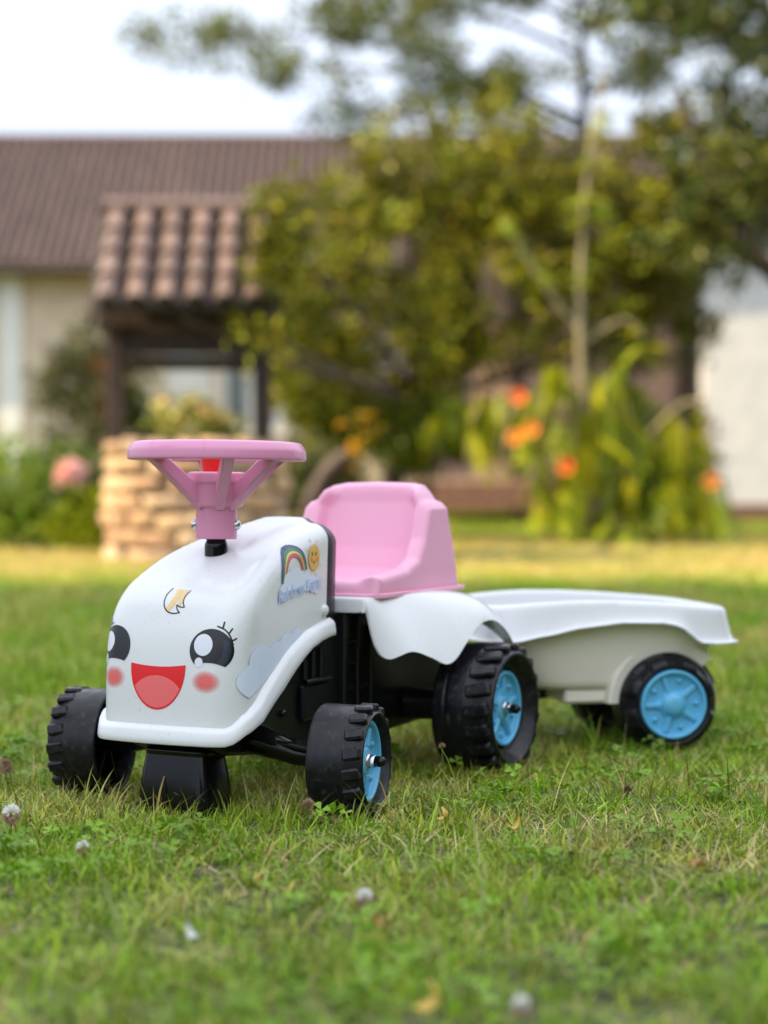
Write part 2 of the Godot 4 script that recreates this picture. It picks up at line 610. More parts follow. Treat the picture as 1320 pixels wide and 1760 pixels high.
func house() -> void:
	var h := thing("house", "long low beige house with brown tiled roof behind the stone wishing well", "house")
	# front wall with openings left for the door and the window, built of butted blocks
	var zf := -17.9
	var y1 := 2.13
	var cuts := [[-1.92, -1.52, 0.0, 1.85], [-1.45, -0.90, 0.72, 1.85], [-4.55, -3.9, 0.6, 1.75]]
	var s := SurfaceTool.new()
	s.begin(Mesh.PRIMITIVE_TRIANGLES)
	var block := func(x0: float, x1: float, ya: float, yb: float) -> void:
		cbox(Vector3(x1 - x0, yb - ya, 0.25), 0.002, 0.0, s, Transform3D(Basis(), Vector3((x0 + x1) / 2, (ya + yb) / 2, zf - 0.125)))
	for b in [[-7.0, -4.55, 0.0, y1], [-4.55, -3.9, 0.0, 0.6], [-4.55, -3.9, 1.75, y1], [-3.9, -1.92, 0.0, y1], [-1.92, -1.52, 1.85, y1], [-1.52, -1.45, 0.0, y1], [-1.45, -0.90, 0.0, 0.72], [-1.45, -0.90, 1.85, y1], [-0.90, 2.6, 0.0, y1]]:
		block.call(b[0], b[1], b[2], b[3])
	obj("front_wall", done(s), M.plaster, h)
	obj("back_wall", box(Vector3(9.6, y1, 0.25), 0.002), M.plaster, h, Vector3(-2.2, y1 / 2, zf - 3.6))
	for x in [-6.875, 2.475]:
		obj("side_wall", prism(PackedVector2Array([Vector2(zf - 3.47, 0), Vector2(zf - 0.252, 0), Vector2(zf - 0.252, y1), Vector2(zf - 1.75, y1 + 1.06), Vector2(zf - 3.47, y1)]), 0.125, 0.001), M.plaster, h, Vector3(x, 0, 0), Basis(Vector3(0, 0, 1), Vector3.UP, Vector3(-1, 0, 0)))
	obj("floor_slab", box(Vector3(9.0, 0.1, 3.2), 0.002), M.dark, h, Vector3(-2.2, 0.05, zf - 1.9))
	var d := group_node("door", h, Vector3(-1.72, 0.93, zf - 0.06))
	obj("leaf_panel", box(Vector3(0.4, 1.83, 0.05), 0.004), M.white_paint, d)
	obj("raised_panel", box(Vector3(0.26, 0.7, 0.02), 0.006), M.white_paint, d, Vector3(0, -0.45, 0.033))
	obj("raised_panel", box(Vector3(0.26, 0.7, 0.02), 0.006), M.white_paint, d, Vector3(0, 0.42, 0.033))
	obj("handle", tube_mesh([Vector3(0.15, 0, 0.03), Vector3(0.15, 0, 0.07), Vector3(0.07, 0, 0.075)], [0.01, 0.01, 0.008]), M.steel, d)
	wall_window(h, Vector3(-1.175, 1.285, zf - 0.05), 0.55, 1.13)
	wall_window(h, Vector3(-4.225, 1.175, zf - 0.05), 0.65, 1.15)
	obj("corner_board", box(Vector3(0.20, 2.1, 0.06), 0.004), M.white_paint, h, Vector3(-3.27, 1.05, zf + 0.032))
	# roof
	var eave := Vector3(0, 2.14, -17.66)
	var ridge := Vector3(0, 3.52, -19.63)
	var fr := slope_frame(eave, ridge)
	var len := eave.distance_to(ridge)
	var mid := (eave + ridge) / 2.0
	var deck := obj("roof", box(Vector3(9.9, 0.06, len + 0.02), 0.004), M.dark, h, mid - fr.y * 0.05 + Vector3(-2.2, 0, 0), fr)
	var back_eave := Vector3(0, 2.14, -21.6)
	obj("back_roof", box(Vector3(9.9, 0.06, len), 0.004), M.tile[1], h, (back_eave + ridge) / 2.0 + Vector3(-2.2, -0.04, -0.03), Basis(Vector3.RIGHT, Vector3(0, 1.97, -1.38).normalized(), Vector3.RIGHT.cross(Vector3(0, 1.97, -1.38).normalized())))
	obj("gutter", tube_mesh([Vector3(-7.1, 2.10, -17.60), Vector3(2.7, 2.10, -17.60)], [0.045, 0.045], 10), M.wood, h)
	obj("ridge_cap", tube_mesh([Vector3(-7.15, 3.55, -19.65), Vector3(2.75, 3.55, -19.65)], [0.06, 0.06], 10), M.tile[0], h)
	var w := 0.094
	var rows := 15
	var l := len / rows
	var tm := tile_mesh(w, l, 0.034)
	var rest := []
	var cols := []
	var made := 0
	for c in 104:
		var x := -7.1 + c * w
		for r in rows:
			var p := ridge.lerp(eave, (r + 0.5) / rows) + Vector3(x, 0, 0) + fr.y * 0.004
			var tr := Transform3D(fr.rotated(fr.y, rng.randf_range(-0.015, 0.015)), p)
			if x > -3.6 and made < 300:
				piece("tile", tm, M.tile[rng.randi() % 4], deck, deck.transform.affine_inverse() * tr)
				made += 1
			else:
				rest.append(deck.transform.affine_inverse() * tr)
				var k := rng.randf_range(0.8, 1.25)
				cols.append(Color(k, k, k))
	multi("roof_tiling", tm, M.tile[1], deck, rest, cols)

func white_shed() -> void:
	var z := -14.3
	var h := thing("shed", "white walled shed with reddish brown base at the right edge", "shed")
	obj("front_wall", box(Vector3(3.2, 2.3, 0.2), 0.004), M.white_wall, h, Vector3(3.84, 1.29, z - 0.1))
	obj("side_wall", box(Vector3(0.2, 2.3, 2.6), 0.004), M.white_wall, h, Vector3(2.34, 1.29, z - 1.502))
	obj("side_wall", box(Vector3(0.2, 2.3, 2.6), 0.004), M.white_wall, h, Vector3(5.34, 1.29, z - 1.502))
	obj("back_wall", box(Vector3(3.2, 2.3, 0.2), 0.004), M.white_wall, h, Vector3(3.84, 1.29, z - 2.904))
	obj("plinth", box(Vector3(3.24, 0.14, 3.04), 0.006), M.deck[0], h, Vector3(3.84, 0.068, z - 1.5))
	obj("roof", prism(PackedVector2Array([Vector2(-1.9, 0), Vector2(1.9, 0), Vector2(0, 0.8)]), 1.75, 0.01), M.tile[1], h, Vector3(3.84, 2.442, z - 1.5))

func summer_house() -> void:
	var h := thing("summer_house", "timber summer house with a raised deck behind the vine and the tree", "summer house")
	var z := -14.6
	# wall planks, front
	var k := 0
	for i in 15:
		var y := 0.38 + i * 0.128
		var g := obj("plank", box(Vector3(1.86, 0.12, 0.04), 0.006), M.plank[rng.randi() % 3], h, Vector3(1.18, y, z + rng.randf_range(-0.004, 0.004)))
	for i in 15:
		obj("plank", box(Vector3(0.04, 0.12, 1.9), 0.006), M.plank[rng.randi() % 3], h, Vector3(0.23, 0.38 + i * 0.128, z - 0.98))
		obj("plank", box(Vector3(0.04, 0.12, 1.9), 0.006), M.plank[rng.randi() % 3], h, Vector3(2.13, 0.38 + i * 0.128, z - 0.98))
	for x in [0.20, 0.95, 1.72, 2.16]:
		obj("post", box(Vector3(0.09, 1.96, 0.09), 0.008), M.wood, h, Vector3(x, 1.29, z + 0.07))
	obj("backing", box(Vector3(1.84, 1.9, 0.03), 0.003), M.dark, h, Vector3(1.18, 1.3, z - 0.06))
	obj("roof", prism(PackedVector2Array([Vector2(-1.3, 0), Vector2(1.3, 0), Vector2(0, 0.3)]), 1.4, 0.02), M.tile[0], h, Vector3(1.18, 2.30, z - 0.9))
	# the deck: boards on a front beam, open and dark beneath
	for i in 9:
		obj("board", box(Vector3(1.95, 0.035, 0.115), 0.005), M.deck[rng.randi() % 3], h, Vector3(1.18, 0.285, z + 0.12 + i * 0.123))
	obj("fascia", box(Vector3(1.95, 0.15, 0.03), 0.006), M.deck[1], h, Vector3(1.18, 0.19, z + 1.15))
	for x in [0.26, 0.9, 1.5, 2.1]:
		obj("foot", box(Vector3(0.09, 0.12, 0.09), 0.006), M.wood, h, Vector3(x, 0.055, z + 1.05))
	obj("floor_frame", box(Vector3(1.9, 0.14, 1.9), 0.006), M.wood, h, Vector3(1.18, 0.19, z - 0.95))

func hedge() -> void:
	var o := thing("hedge", "tall clipped hedge closing the garden behind the house", "hedge", Vector3(0, 0, -27))
	var where := []
	var cols := []
	var lm := leaf_cluster(0.10, 0.05, 12, 0.28, 5)
	for i in 5000:
		where.append(Transform3D(rand_basis(1.6), Vector3(rng.randf_range(-16, 16), rng.randf_range(0, 2.4) + 0.2, rng.randf_range(-0.5, 0.5))))
		cols.append(leaf_color(0.03, 0.06, 0.015, 0.35))
	multi("foliage", lm, M.leaf, o, where, cols)
	obj("branch", box(Vector3(32, 2.0, 0.3), 0.05, 0.1), M.bark, o, Vector3(0, 1.0, 0))
	# unseen hedges added beside and behind the camera: they darken the toy's right flank and stand in its gloss
	for q in [["added unseen hedge along the right side of the lawn, darkening the toy's right flank", Vector3(3.3, 0, 0.5), Vector3(0.5, 1.75, 5.0)], ["added unseen hedge on the near side, darkening the reflections in the toy", Vector3(0.0, 0, 10.0), Vector3(6.5, 1.5, 0.5)]]:
		o = thing("hedge", q[0], "hedge", q[1])
		where = []
		cols = []
		for i in 3200:
			where.append(Transform3D(rand_basis(1.2), Vector3(rng.randf_range(-1, 1) * q[2].x, rng.randf() * q[2].y, rng.randf_range(-1, 1) * q[2].z)))
			cols.append(leaf_color(0.03, 0.055, 0.012, 0.35))
		multi("foliage", lm, M.leaf, o, where, cols)
		obj("branch", box(Vector3(q[2].x * 1.4, q[2].y * 0.9, q[2].z * 1.4), 0.05, 0.05), M.bark, o, Vector3(0, q[2].y * 0.46, 0))

func wishing_well() -> void:
	var c := Vector3(-0.78, 0, -8.47)
	var o := thing("wishing_well", "round stone wishing well under a small tiled roof on dark posts", "well", c)
	var ring := obj("well_ring", lathe_y([Vector2(0.345, 0), Vector2(0.345, 0.49), Vector2(0.24, 0.49), Vector2(0.24, 0.05)], 40), M.mortar, o)
	var meshes := []
	for i in 8:
		meshes.append(stone_mesh(i))
	var rows := 7
	for r in rows:
		var n := 15 + (r * 5) % 4
		var y := 0.035 + r * 0.0735
		var a := rng.randf() * 0.3
		for i in n:
			var ang := a + TAU * (i + rng.randf_range(-0.18, 0.18)) / n
			var dirv := Vector3(sin(ang), 0, cos(ang))
			var b := Basis(Vector3.UP, ang).rotated(dirv, rng.randf_range(-0.15, 0.15)).scaled_local(Vector3(rng.randf_range(1.0, 1.55), rng.randf_range(0.95, 1.5), rng.randf_range(0.9, 1.4)))
			piece("stone", meshes[rng.randi() % 8], M.stone[rng.randi() % 5], ring, Transform3D(b, dirv * rng.randf_range(0.345, 0.36) + Vector3(0, y + rng.randf_range(-0.008, 0.008), 0)))
	# posts, beams, roller
	for x in [-0.335, 0.275]:
		obj("post", box(Vector3(0.075, 1.0, 0.075), 0.008), M.wood, o, Vector3(x, 0.98, 0))
	obj("beam", box(Vector3(0.74, 0.09, 0.06), 0.006), M.wood, o, Vector3(-0.03, 1.02, 0.07))
	obj("beam", box(Vector3(0.74, 0.09, 0.06), 0.006), M.wood, o, Vector3(-0.03, 1.02, -0.07))
	obj("panel", box(Vector3(0.54, 0.2, 0.03), 0.004), M.wood, o, Vector3(-0.03, 0.965, 0.0))
	obj("roller", tube_mesh([Vector3(-0.29, 0.83, 0), Vector3(0.235, 0.83, 0)], [0.03, 0.03], 12), M.wood, o)
	# roof: two slopes of barrel tiles
	var ridge := Vector3(0.005, 1.455, 0)
	for side in [1.0, -1.0]:
		var eave := Vector3(0.005, 1.05, 0.385 * side)
		var z: Vector3 = (eave - ridge).normalized()
		var x: Vector3 = Vector3.RIGHT * side
		var fr := Basis(x, z.cross(x).normalized(), z)
		var len := eave.distance_to(ridge)
		var sl := obj("roof_slope", box(Vector3(0.72, 0.025, len), 0.004), M.dark, o, (eave + ridge) / 2.0 - fr.y * 0.03 + Vector3(-0.03, 0, 0), fr)
		var tm := sheet(10, 3, func(u: float, v: float) -> Vector3:   # a half-round cover tile, wider at its lower lip
			var a := (u - 0.5) * PI
			var rr := 0.032 + 0.005 * v
			return Vector3(sin(a) * rr, cos(a) * rr * 1.05 - 0.012 + 0.016 * v, (v - 0.5) * len / 4 * 1.15), -0.009)
		for cidx in 6:
			for r in 4:
				var p := ridge.lerp(eave, (r + 0.5) / 4.0) + Vector3((cidx - 2.5) * 0.118 - 0.03, 0, 0) + fr.y * 0.004
				var tr := Transform3D(fr.rotated(fr.y, rng.randf_range(-0.03, 0.03)), p)
				piece("tile", tm, M.well_tile[rng.randi() % 3], sl, sl.transform.affine_inverse() * tr)
	obj("ridge_cap", tube_mesh([Vector3(-0.385, 1.475, 0), Vector3(0.335, 1.475, 0)], [0.042, 0.042], 12), M.well_tile[0], o)
	for x in [-0.383, 0.333]:
		obj("barge_board", prism(PackedVector2Array([Vector2(-0.40, 1.0), Vector2(-0.39, 0.95), Vector2(0, 1.34), Vector2(0.39, 0.95), Vector2(0.40, 1.0), Vector2(0, 1.40)]), 0.012, 0.003), M.wood, o, Vector3(x, 0, 0), Basis(Vector3(0, 0, 1), Vector3.UP, Vector3(-1, 0, 0)))
	# flowers planted in the well mouth
	var p := thing("potted_flowers", "pale yellow flowering plant growing in the mouth of the stone well", "flowers", c + Vector3(0.0, 0.46, 0.0))
	obj("soil_disc", lathe_y([Vector2(0.0, 0.012), Vector2(0.235, 0.0), Vector2(0.235, -0.06)], 24), M.soil, p)
	scatter("foliage", p, [[Vector3(0.0, 0.09, 0.08), Vector3(0.19, 0.12, 0.15)]], 150, leaf_cluster(0.05, 0.02, 9, 0.07, 11), M.leaf, [0.22, 0.27, 0.05], 0.4, 0.5)
	scatter("blossom", p, [[Vector3(0.0, 0.12, 0.1), Vector3(0.2, 0.13, 0.15)]], 60, leaf_cluster(0.03, 0.03, 9, 0.04, 12), M.petal, [0.6, 0.52, 0.2], 0.3, 0.3)

func stone_mesh(sd: int) -> ArrayMesh:
	# a rough block: a box pushed toward a pillow and roughened
	var n := FastNoiseLite.new()
	n.seed = 100 + sd
	n.frequency = 9.0
	var s := SurfaceTool.new()
	s.begin(Mesh.PRIMITIVE_TRIANGLES)
	var size := Vector3(0.105, 0.055, 0.06)
	return grid_mesh(8, 5, func(u: float, v: float) -> Vector3:
		var a := u * TAU
		var b := (v - 0.5) * PI
		var d := Vector3(cos(a) * cos(b), sin(a) * cos(b), sin(b))
		var m := maxf(absf(d.x), maxf(absf(d.y), absf(d.z)))
		var p := d.lerp(d / m, 0.72)
		return p * size * 0.5 * (1.0 + 0.35 * n.get_noise_3dv(p)), true)

# ==================================================================== foliage
func rand_basis(sc := 1.0) -> Basis:
	return Basis(Vector3(rng.randf_range(-1, 1), rng.randf_range(-1, 1), rng.randf_range(-1, 1)).normalized(), rng.randf() * TAU).scaled(Vector3.ONE * sc * rng.randf_range(0.75, 1.25))

func leaf_color(r: float, g: float, b: float, spread: float) -> Color:
	var k := exp(rng.randf_range(-spread, spread))
	var y := rng.randf_range(0.85, 1.25)
	return Color(r * k * y, g * k, b * k / y)

# A few leaves on a short twig; each leaf is a folded rhombus of four triangles.
func leaf_cluster(l: float, w: float, n: int, spread: float, sd: int, droop := 0.0) -> ArrayMesh:
	var g := RandomNumberGenerator.new()
	g.seed = sd
	var s := SurfaceTool.new()
	s.begin(Mesh.PRIMITIVE_TRIANGLES)
	s.set_smooth_group(-1)
	for i in n:
		var base := Vector3(g.randf_range(-1, 1), g.randf_range(-1, 1), g.randf_range(-1, 1)) * spread * 0.6
		var dirv := Vector3(g.randf_range(-1, 1), g.randf_range(-0.6, 0.7) - droop, g.randf_range(-1, 1)).normalized()
		var side := dirv.cross(Vector3(g.randf_range(-1, 1), g.randf_range(0.2, 1), g.randf_range(-1, 1))).normalized()
		var up := side.cross(dirv)
		var ll := l * g.randf_range(0.7, 1.2)
		var ww := w * g.randf_range(0.7, 1.2)
		var tip := base + dirv * ll - up * ll * 0.15
		var m1 := base + dirv * ll * 0.42 + side * ww * 0.5 + up * ww * 0.16
		var m2 := base + dirv * ll * 0.42 - side * ww * 0.5 + up * ww * 0.16
		var mid := base + dirv * ll * 0.5
		for t in [[base, m1, mid], [mid, m1, tip], [base, mid, m2], [mid, tip, m2]]:
			for p in t:
				s.add_vertex(p)
	return done(s)

# lobes: [centre, radii]; clusters sit mostly in the outer half of each lobe, thinned by a noise so that gaps open
func scatter(called: String, parent: Node, lobes: Array, n: int, mesh: ArrayMesh, m: Material, col: Array, spread: float, gaps := 0.0, sc := 1.0) -> void:
	var noise := FastNoiseLite.new()
	noise.seed = n + lobes.size()
	noise.frequency = 1.6 / maxf(lobes[0][1].x, 0.2)
	var where := []
	var cols := []
	var total := 0.0
	for l in lobes:
		total += l[1].x * l[1].y + l[1].y * l[1].z
	for l in lobes:
		var k := int(n * (l[1].x * l[1].y + l[1].y * l[1].z) / total)
		for i in k:
			var d := Vector3(rng.randfn(), rng.randfn(), rng.randfn()).normalized() * pow(rng.randf(), 0.45)
			var p: Vector3 = l[0] + d * l[1]
			var q := noise.get_noise_3dv(p)
			if gaps > 0.0 and q < (gaps - 0.5) * 0.7:
				continue
			where.append(Transform3D(rand_basis(sc), p))
			cols.append(leaf_color(col[0], col[1], col[2], spread))
	multi(called, mesh, m, parent, where, cols)

func limb(o: Node, called: String, pts: Array, r0: float, r1: float, m: Material) -> void:
	var n := pts.size() - 1
	var dense := []
	var rad := []
	for i in n * 4 + 1:
		var t := float(i) / (n * 4)
		var k := mini(floori(t * n), n - 1)
		var w := t * n - k
		dense.append((pts[k] as Vector3).cubic_interpolate(pts[k + 1], pts[maxi(k - 1, 0)], pts[mini(k + 2, n)], w))
		rad.append(lerpf(r0, r1, t) * rng.randf_range(0.92, 1.08))
	obj(called, tube_mesh(dense, rad, 8), m, o)

func trees() -> void:
	# bushy tree in the middle
	var o := thing("garden_tree", "broad bushy olive green tree in the middle behind the pink seat", "tree", Vector3(0.45, 0, -10.9))
	limb(o, "trunk", [Vector3(-0.42, -0.05, 0), Vector3(-0.4, 0.35, 0.02), Vector3(-0.25, 0.75, 0), Vector3(0.0, 1.2, 0), Vector3(0.05, 1.9, 0)], 0.07, 0.03, M.bark)
	var lobes := [[Vector3(-0.6, 1.5, 0.1), Vector3(0.66, 0.52, 0.6)], [Vector3(-0.85, 1.07, 0.35), Vector3(0.42, 0.33, 0.4)], [Vector3(0.0, 1.95, 0), Vector3(0.68, 0.46, 0.6)], [Vector3(0.4, 1.45, 0.1), Vector3(0.62, 0.52, 0.6)], [Vector3(0.95, 1.7, 0), Vector3(0.66, 0.6, 0.6)], [Vector3(-0.3, 1.02, 0.15), Vector3(0.5, 0.3, 0.5)], [Vector3(0.95, 1.2, 0), Vector3(0.42, 0.32, 0.4)], [Vector3(1.3, 2.05, -0.1), Vector3(0.5, 0.4, 0.45)], [Vector3(-0.88, 1.3, 2.75), Vector3(0.13, 0.26, 0.18)], [Vector3(-0.95, 0.94, 2.75), Vector3(0.14, 0.08, 0.12)], [Vector3(-1.24, 0.98, 2.95), Vector3(0.06, 0.05, 0.06)]]
	for l in lobes:
		limb(o, "branch", [Vector3(-0.28, 0.6 + rng.randf() * 0.3, 0), (l[0] as Vector3) * Vector3(0.6, 0.75, 0.5) + Vector3(0, 0.1, 0), l[0]], 0.028, 0.006, M.bark)
	scatter("crown", o, lobes, 6800, leaf_cluster(0.052, 0.03, 9, 0.08, 1), M.gloss_leaf, [0.155, 0.165, 0.012], 0.95, 0.5)
	# thin tall tree whose sparse branches spread over the sky
	o = thing("tall_tree", "tall thin tree with sparse feathery branches spreading against the sky", "tree", Vector3(1.22, 0, -12.4))
	limb(o, "trunk", [Vector3(0, -0.05, 0), Vector3(0.03, 1.5, 0), Vector3(-0.02, 3.0, 0), Vector3(0.02, 4.6, 0)], 0.05, 0.012, M.bark)
	lobes = []
	for t in [[-2.3, 2.95, 0.2], [-1.7, 2.72, 0.4], [-1.2, 3.15, 0.0], [-1.3, 2.45, 0.3], [-0.7, 2.65, 0.2], [-0.5, 3.3, 0.2], [0.35, 2.75, 0.2], [0.7, 3.2, 0.0], [1.1, 2.9, 0.2], [0.4, 3.7, 0.0], [-0.4, 3.9, 0.0], [1.4, 3.4, 0.0], [-1.9, 3.5, 0.0]]:
		var tip := Vector3(t[0], t[1], t[2])
		var r := rng.randf_range(0.3, 0.42)
		lobes.append([tip, Vector3(r * 1.25, r * 0.42, r)])
		lobes.append([tip * Vector3(0.6, 1, 1) + Vector3(0, 0.1, 0), Vector3(r * 1.1, r * 0.4, r)])
		limb(o, "branch", [Vector3(0, tip.y - 0.45 * absf(tip.x) * 0.5, 0), tip * Vector3(0.5, 1, 0.5) + Vector3(0, -0.02, 0), tip + Vector3(0.12 * signf(tip.x), 0.05, 0)], 0.022, 0.005, M.bark)
	scatter("crown", o, lobes, 4600, leaf_cluster(0.055, 0.02, 8, 0.11, 2), M.leaf, [0.12, 0.145, 0.03], 0.5, 0.43)
	# dark tree at the right whose bough leans into the picture
	o = thing("dark_tree", "dark tree at the right edge with a bough leaning in over the white shed", "tree", Vector3(2.75, 0, -10.4))
	limb(o, "trunk", [Vector3(0, -0.05, 0), Vector3(-0.1, 0.7, 0), Vector3(-0.45, 1.12, 0.1), Vector3(-0.95, 1.55, 0.1), Vector3(-1.25, 2.3, 0)], 0.10, 0.03, M.bark)
	limb(o, "branch", [Vector3(-0.1, 0.75, 0), Vector3(0.1, 1.6, 0), Vector3(0.2, 2.8, 0)], 0.07, 0.03, M.bark)
	lobes = [[Vector3(-0.95, 1.9, 0.1), Vector3(0.4, 0.35, 0.4)], [Vector3(-1.2, 1.5, 0.1), Vector3(0.28, 0.22, 0.3)], [Vector3(-0.7, 2.45, 0), Vector3(0.5, 0.35, 0.5)], [Vector3(-1.3, 2.75, 0.1), Vector3(0.6, 0.3, 0.5)], [Vector3(-0.6, 1.6, 0.1), Vector3(0.3, 0.3, 0.4)], [Vector3(0.1, 2.5, 0), Vector3(0.8, 0.6, 0.8)], [Vector3(-0.95, 3.05, 0.3), Vector3(0.6, 0.25, 0.5)], [Vector3(0.2, 1.7, 0), Vector3(0.6, 0.5, 0.6)]]
	scatter("crown", o, lobes, 3400, leaf_cluster(0.06, 0.032, 9, 0.09, 3), M.gloss_leaf, [0.085, 0.11, 0.02], 0.5, 0.45)
	# the tree that shades the near lawn, left of the picture
	var foot := Vector3(-12.8, 0, -0.7)
	o = thing("shade_tree", "tall broad tree left of the lawn casting shade over the toy", "tree", foot)
	limb(o, "trunk", [Vector3(0, -0.1, 0), Vector3(0.1, 3.5, 0), Vector3(0, 7.0, 0), Vector3(0, 10.5, 0)], 0.32, 0.12, M.bark)
	var c := Vector3(0, 12.0, 0)
	lobes = [[c, Vector3(3.0, 3.0, 3.3)], [c + Vector3(0, -2.2, 1.2), Vector3(2.2, 1.8, 2.4)], [c + Vector3(0, 1.8, 1.0), Vector3(2.4, 1.8, 2.4)], [c + Vector3(0.5, 0, 2.4), Vector3(2.2, 2.4, 1.6)], [c + Vector3(-0.5, 0, -1.4), Vector3(2.0, 2.4, 1.6)]]
	for l in lobes:
		limb(o, "branch", [Vector3(0, 7.5, 0), ((l[0] as Vector3) + Vector3(0, 8, 0)) * 0.5, l[0]], 0.12, 0.04, M.bark)
	scatter("crown", o, lobes, 7000, leaf_cluster(0.17, 0.10, 14, 0.3, 4), M.leaf, [0.06, 0.09, 0.02], 0.4, 0.3)

func bushes() -> void:
	var o := thing("rose_bush", "tall thin rose bush with reddish leaves against the beige house wall", "bush", Vector3(-2.08, 0, -14.0))
	for i in 6:
		limb(o, "stem", [Vector3(rng.randf_range(-0.1, 0.1), 0, 0), Vector3(rng.randf_range(-0.25, 0.25), 0.6, 0), Vector3(rng.randf_range(-0.3, 0.3), 1.25, 0)], 0.012, 0.005, M.bark)
	scatter("foliage", o, [[Vector3(0.02, 0.75, 0), Vector3(0.27, 0.5, 0.25)], [Vector3(0.05, 1.2, 0), Vector3(0.22, 0.22, 0.2)], [Vector3(-0.15, 0.95, 0), Vector3(0.22, 0.25, 0.2)]], 520, leaf_cluster(0.05, 0.03, 9, 0.08, 21), M.gloss_leaf, [0.085, 0.095, 0.03], 0.6, 0.4)
	scatter("young_leaves", o, [[Vector3(0.2, 0.8, 0.1), Vector3(0.14, 0.4, 0.15)]], 70, leaf_cluster(0.05, 0.03, 8, 0.06, 22), M.leaf, [0.26, 0.09, 0.03], 0.3, 0.0)
	o = thing("climbing_plant", "dark leafy climber behind the left post of the wishing well", "plant", Vector3(-1.42, 0, -11.5))
	limb(o, "stem", [Vector3(0, 0, 0), Vector3(0.05, 0.5, 0), Vector3(-0.02, 1.0, 0)], 0.014, 0.006, M.bark)
	scatter("foliage", o, [[Vector3(0.0, 0.6, 0), Vector3(0.17, 0.5, 0.15)]], 200, leaf_cluster(0.06, 0.035, 8, 0.07, 23), M.leaf, [0.05, 0.065, 0.02], 0.5, 0.4)
	# low bushes at the left
	var spots := [[Vector3(-1.78, 0, -9.6), Vector3(0.32, 0.36, 0.3), [0.15, 0.24, 0.02], "bright green low bush at the left edge beside the pink bloom"], [Vector3(-1.33, 0, -9.35), Vector3(0.2, 0.2, 0.2), [0.24, 0.30, 0.015], "small yellow green bush against the left side of the stone well"], [Vector3(-1.52, 0, -10.1), Vector3(0.25, 0.34, 0.25), [0.06, 0.11, 0.015], "dark green bush behind the pink bloom left of the stone well"]]
	for q in spots:
		o = thing("low_bush", q[3], "bush", q[0], 0, "low bushes left of the well")
		for i in 5:
			limb(o, "stem", [Vector3.ZERO, Vector3(rng.randf_range(-0.1, 0.1), q[1].y * 0.6, rng.randf_range(-0.1, 0.1))], 0.008, 0.004, M.bark)
		scatter("foliage", o, [[Vector3(0, q[1].y * 0.62, 0), q[1]]], 420, leaf_cluster(0.05, 0.022, 10, 0.07, 24), M.leaf, q[2], 0.45, 0.35)
	o = thing("hydrangea", "hydrangea with one round pale pink bloom left of the stone well", "flower", Vector3(-1.43, 0, -9.3))
	limb(o, "stem", [Vector3(0.05, 0, -0.05), Vector3(0.02, 0.2, 0), Vector3(0, 0.34, 0)], 0.008, 0.005, M.bark)
	scatter("bloom", o, [[Vector3(0, 0.36, 0), Vector3(0.075, 0.065, 0.075)]], 130, leaf_cluster(0.022, 0.02, 8, 0.02, 25), M.petal, [0.78, 0.52, 0.56], 0.2, 0.0)
	scatter("leaf_ruff", o, [[Vector3(0, 0.22, -0.03), Vector3(0.12, 0.1, 0.1)]], 50, leaf_cluster(0.07, 0.045, 6, 0.06, 26), M.leaf, [0.06, 0.11, 0.02], 0.3, 0.0)
	# bushes between the well and the seat
	var mid := [[Vector3(-0.33, 0, -11.2), [[Vector3(-0.1, 0.85, 0), Vector3(0.24, 0.28, 0.25)], [Vector3(0.15, 0.62, 0), Vector3(0.26, 0.25, 0.25)]], [0.19, 0.22, 0.035], 360, "pale yellow green bush right of the well's right post"], [Vector3(0.18, 0, -10.6), [[Vector3(0.0, 0.56, 0), Vector3(0.33, 0.2, 0.22)], [Vector3(0.32, 0.58, 0), Vector3(0.2, 0.15, 0.15)]], [0.15, 0.19, 0.02], 420, "leafy light green bush just above the pink seat back"], [Vector3(-0.33, 0, -9.9), [[Vector3(0.02, 0.3, 0), Vector3(0.22, 0.22, 0.2)]], [0.11, 0.125, 0.05], 240, "grey green plant low between the well and the pink seat"]]
	for q in mid:
		o = thing("leafy_bush", q[4], "bush", q[0], 0, "bushes between the well and the deck")
		for i in 5:
			limb(o, "stem", [Vector3(rng.randf_range(-0.05, 0.05), 0, 0), Vector3(rng.randf_range(-0.15, 0.2), q[1][0][0].y, rng.randf_range(-0.1, 0.1))], 0.01, 0.004, M.bark)
		scatter("foliage", o, q[1], q[3], leaf_cluster(0.075, 0.03, 9, 0.09, 27), M.leaf, q[2], 0.5, 0.4)
	scatter("blossom", o, [[Vector3(0.2, 0.5, 0.1), Vector3(0.12, 0.2, 0.1)]], 14, leaf_cluster(0.03, 0.02, 7, 0.03, 28), M.petal, [0.6, 0.36, 0.03], 0.2)
	o = thing("tree_stump", "dark leaning stump between the stone well and the light green bush", "stump", Vector3(-0.36, 0, -9.3))
	limb(o, "stump_wood", [Vector3(-0.03, -0.02, 0), Vector3(0.03, 0.2, 0), Vector3(0.10, 0.36, 0), Vector3(0.2, 0.45, 0)], 0.06, 0.045, M.wood)
	limb(o, "root", [Vector3(0.0, 0.05, 0.05), Vector3(0.12, 0.03, 0.1), Vector3(0.2, 0.0, 0.12)], 0.04, 0.02, M.wood)
	# stones of a border
	var st := [[Vector3(-0.30, 0.06, -8.6), 1.3, "large pale border stone beside the well and left of the pink seat"], [Vector3(-0.19, 0.05, -8.75), 1.0, "small pale border stone right beside the largest one"], [Vector3(-0.40, 0.045, -8.45), 1.1, "flat tan border stone touching the foot of the well"], [Vector3(-0.26, 0.15, -8.78), 0.95, "tan border stone lying on top of the others"]]
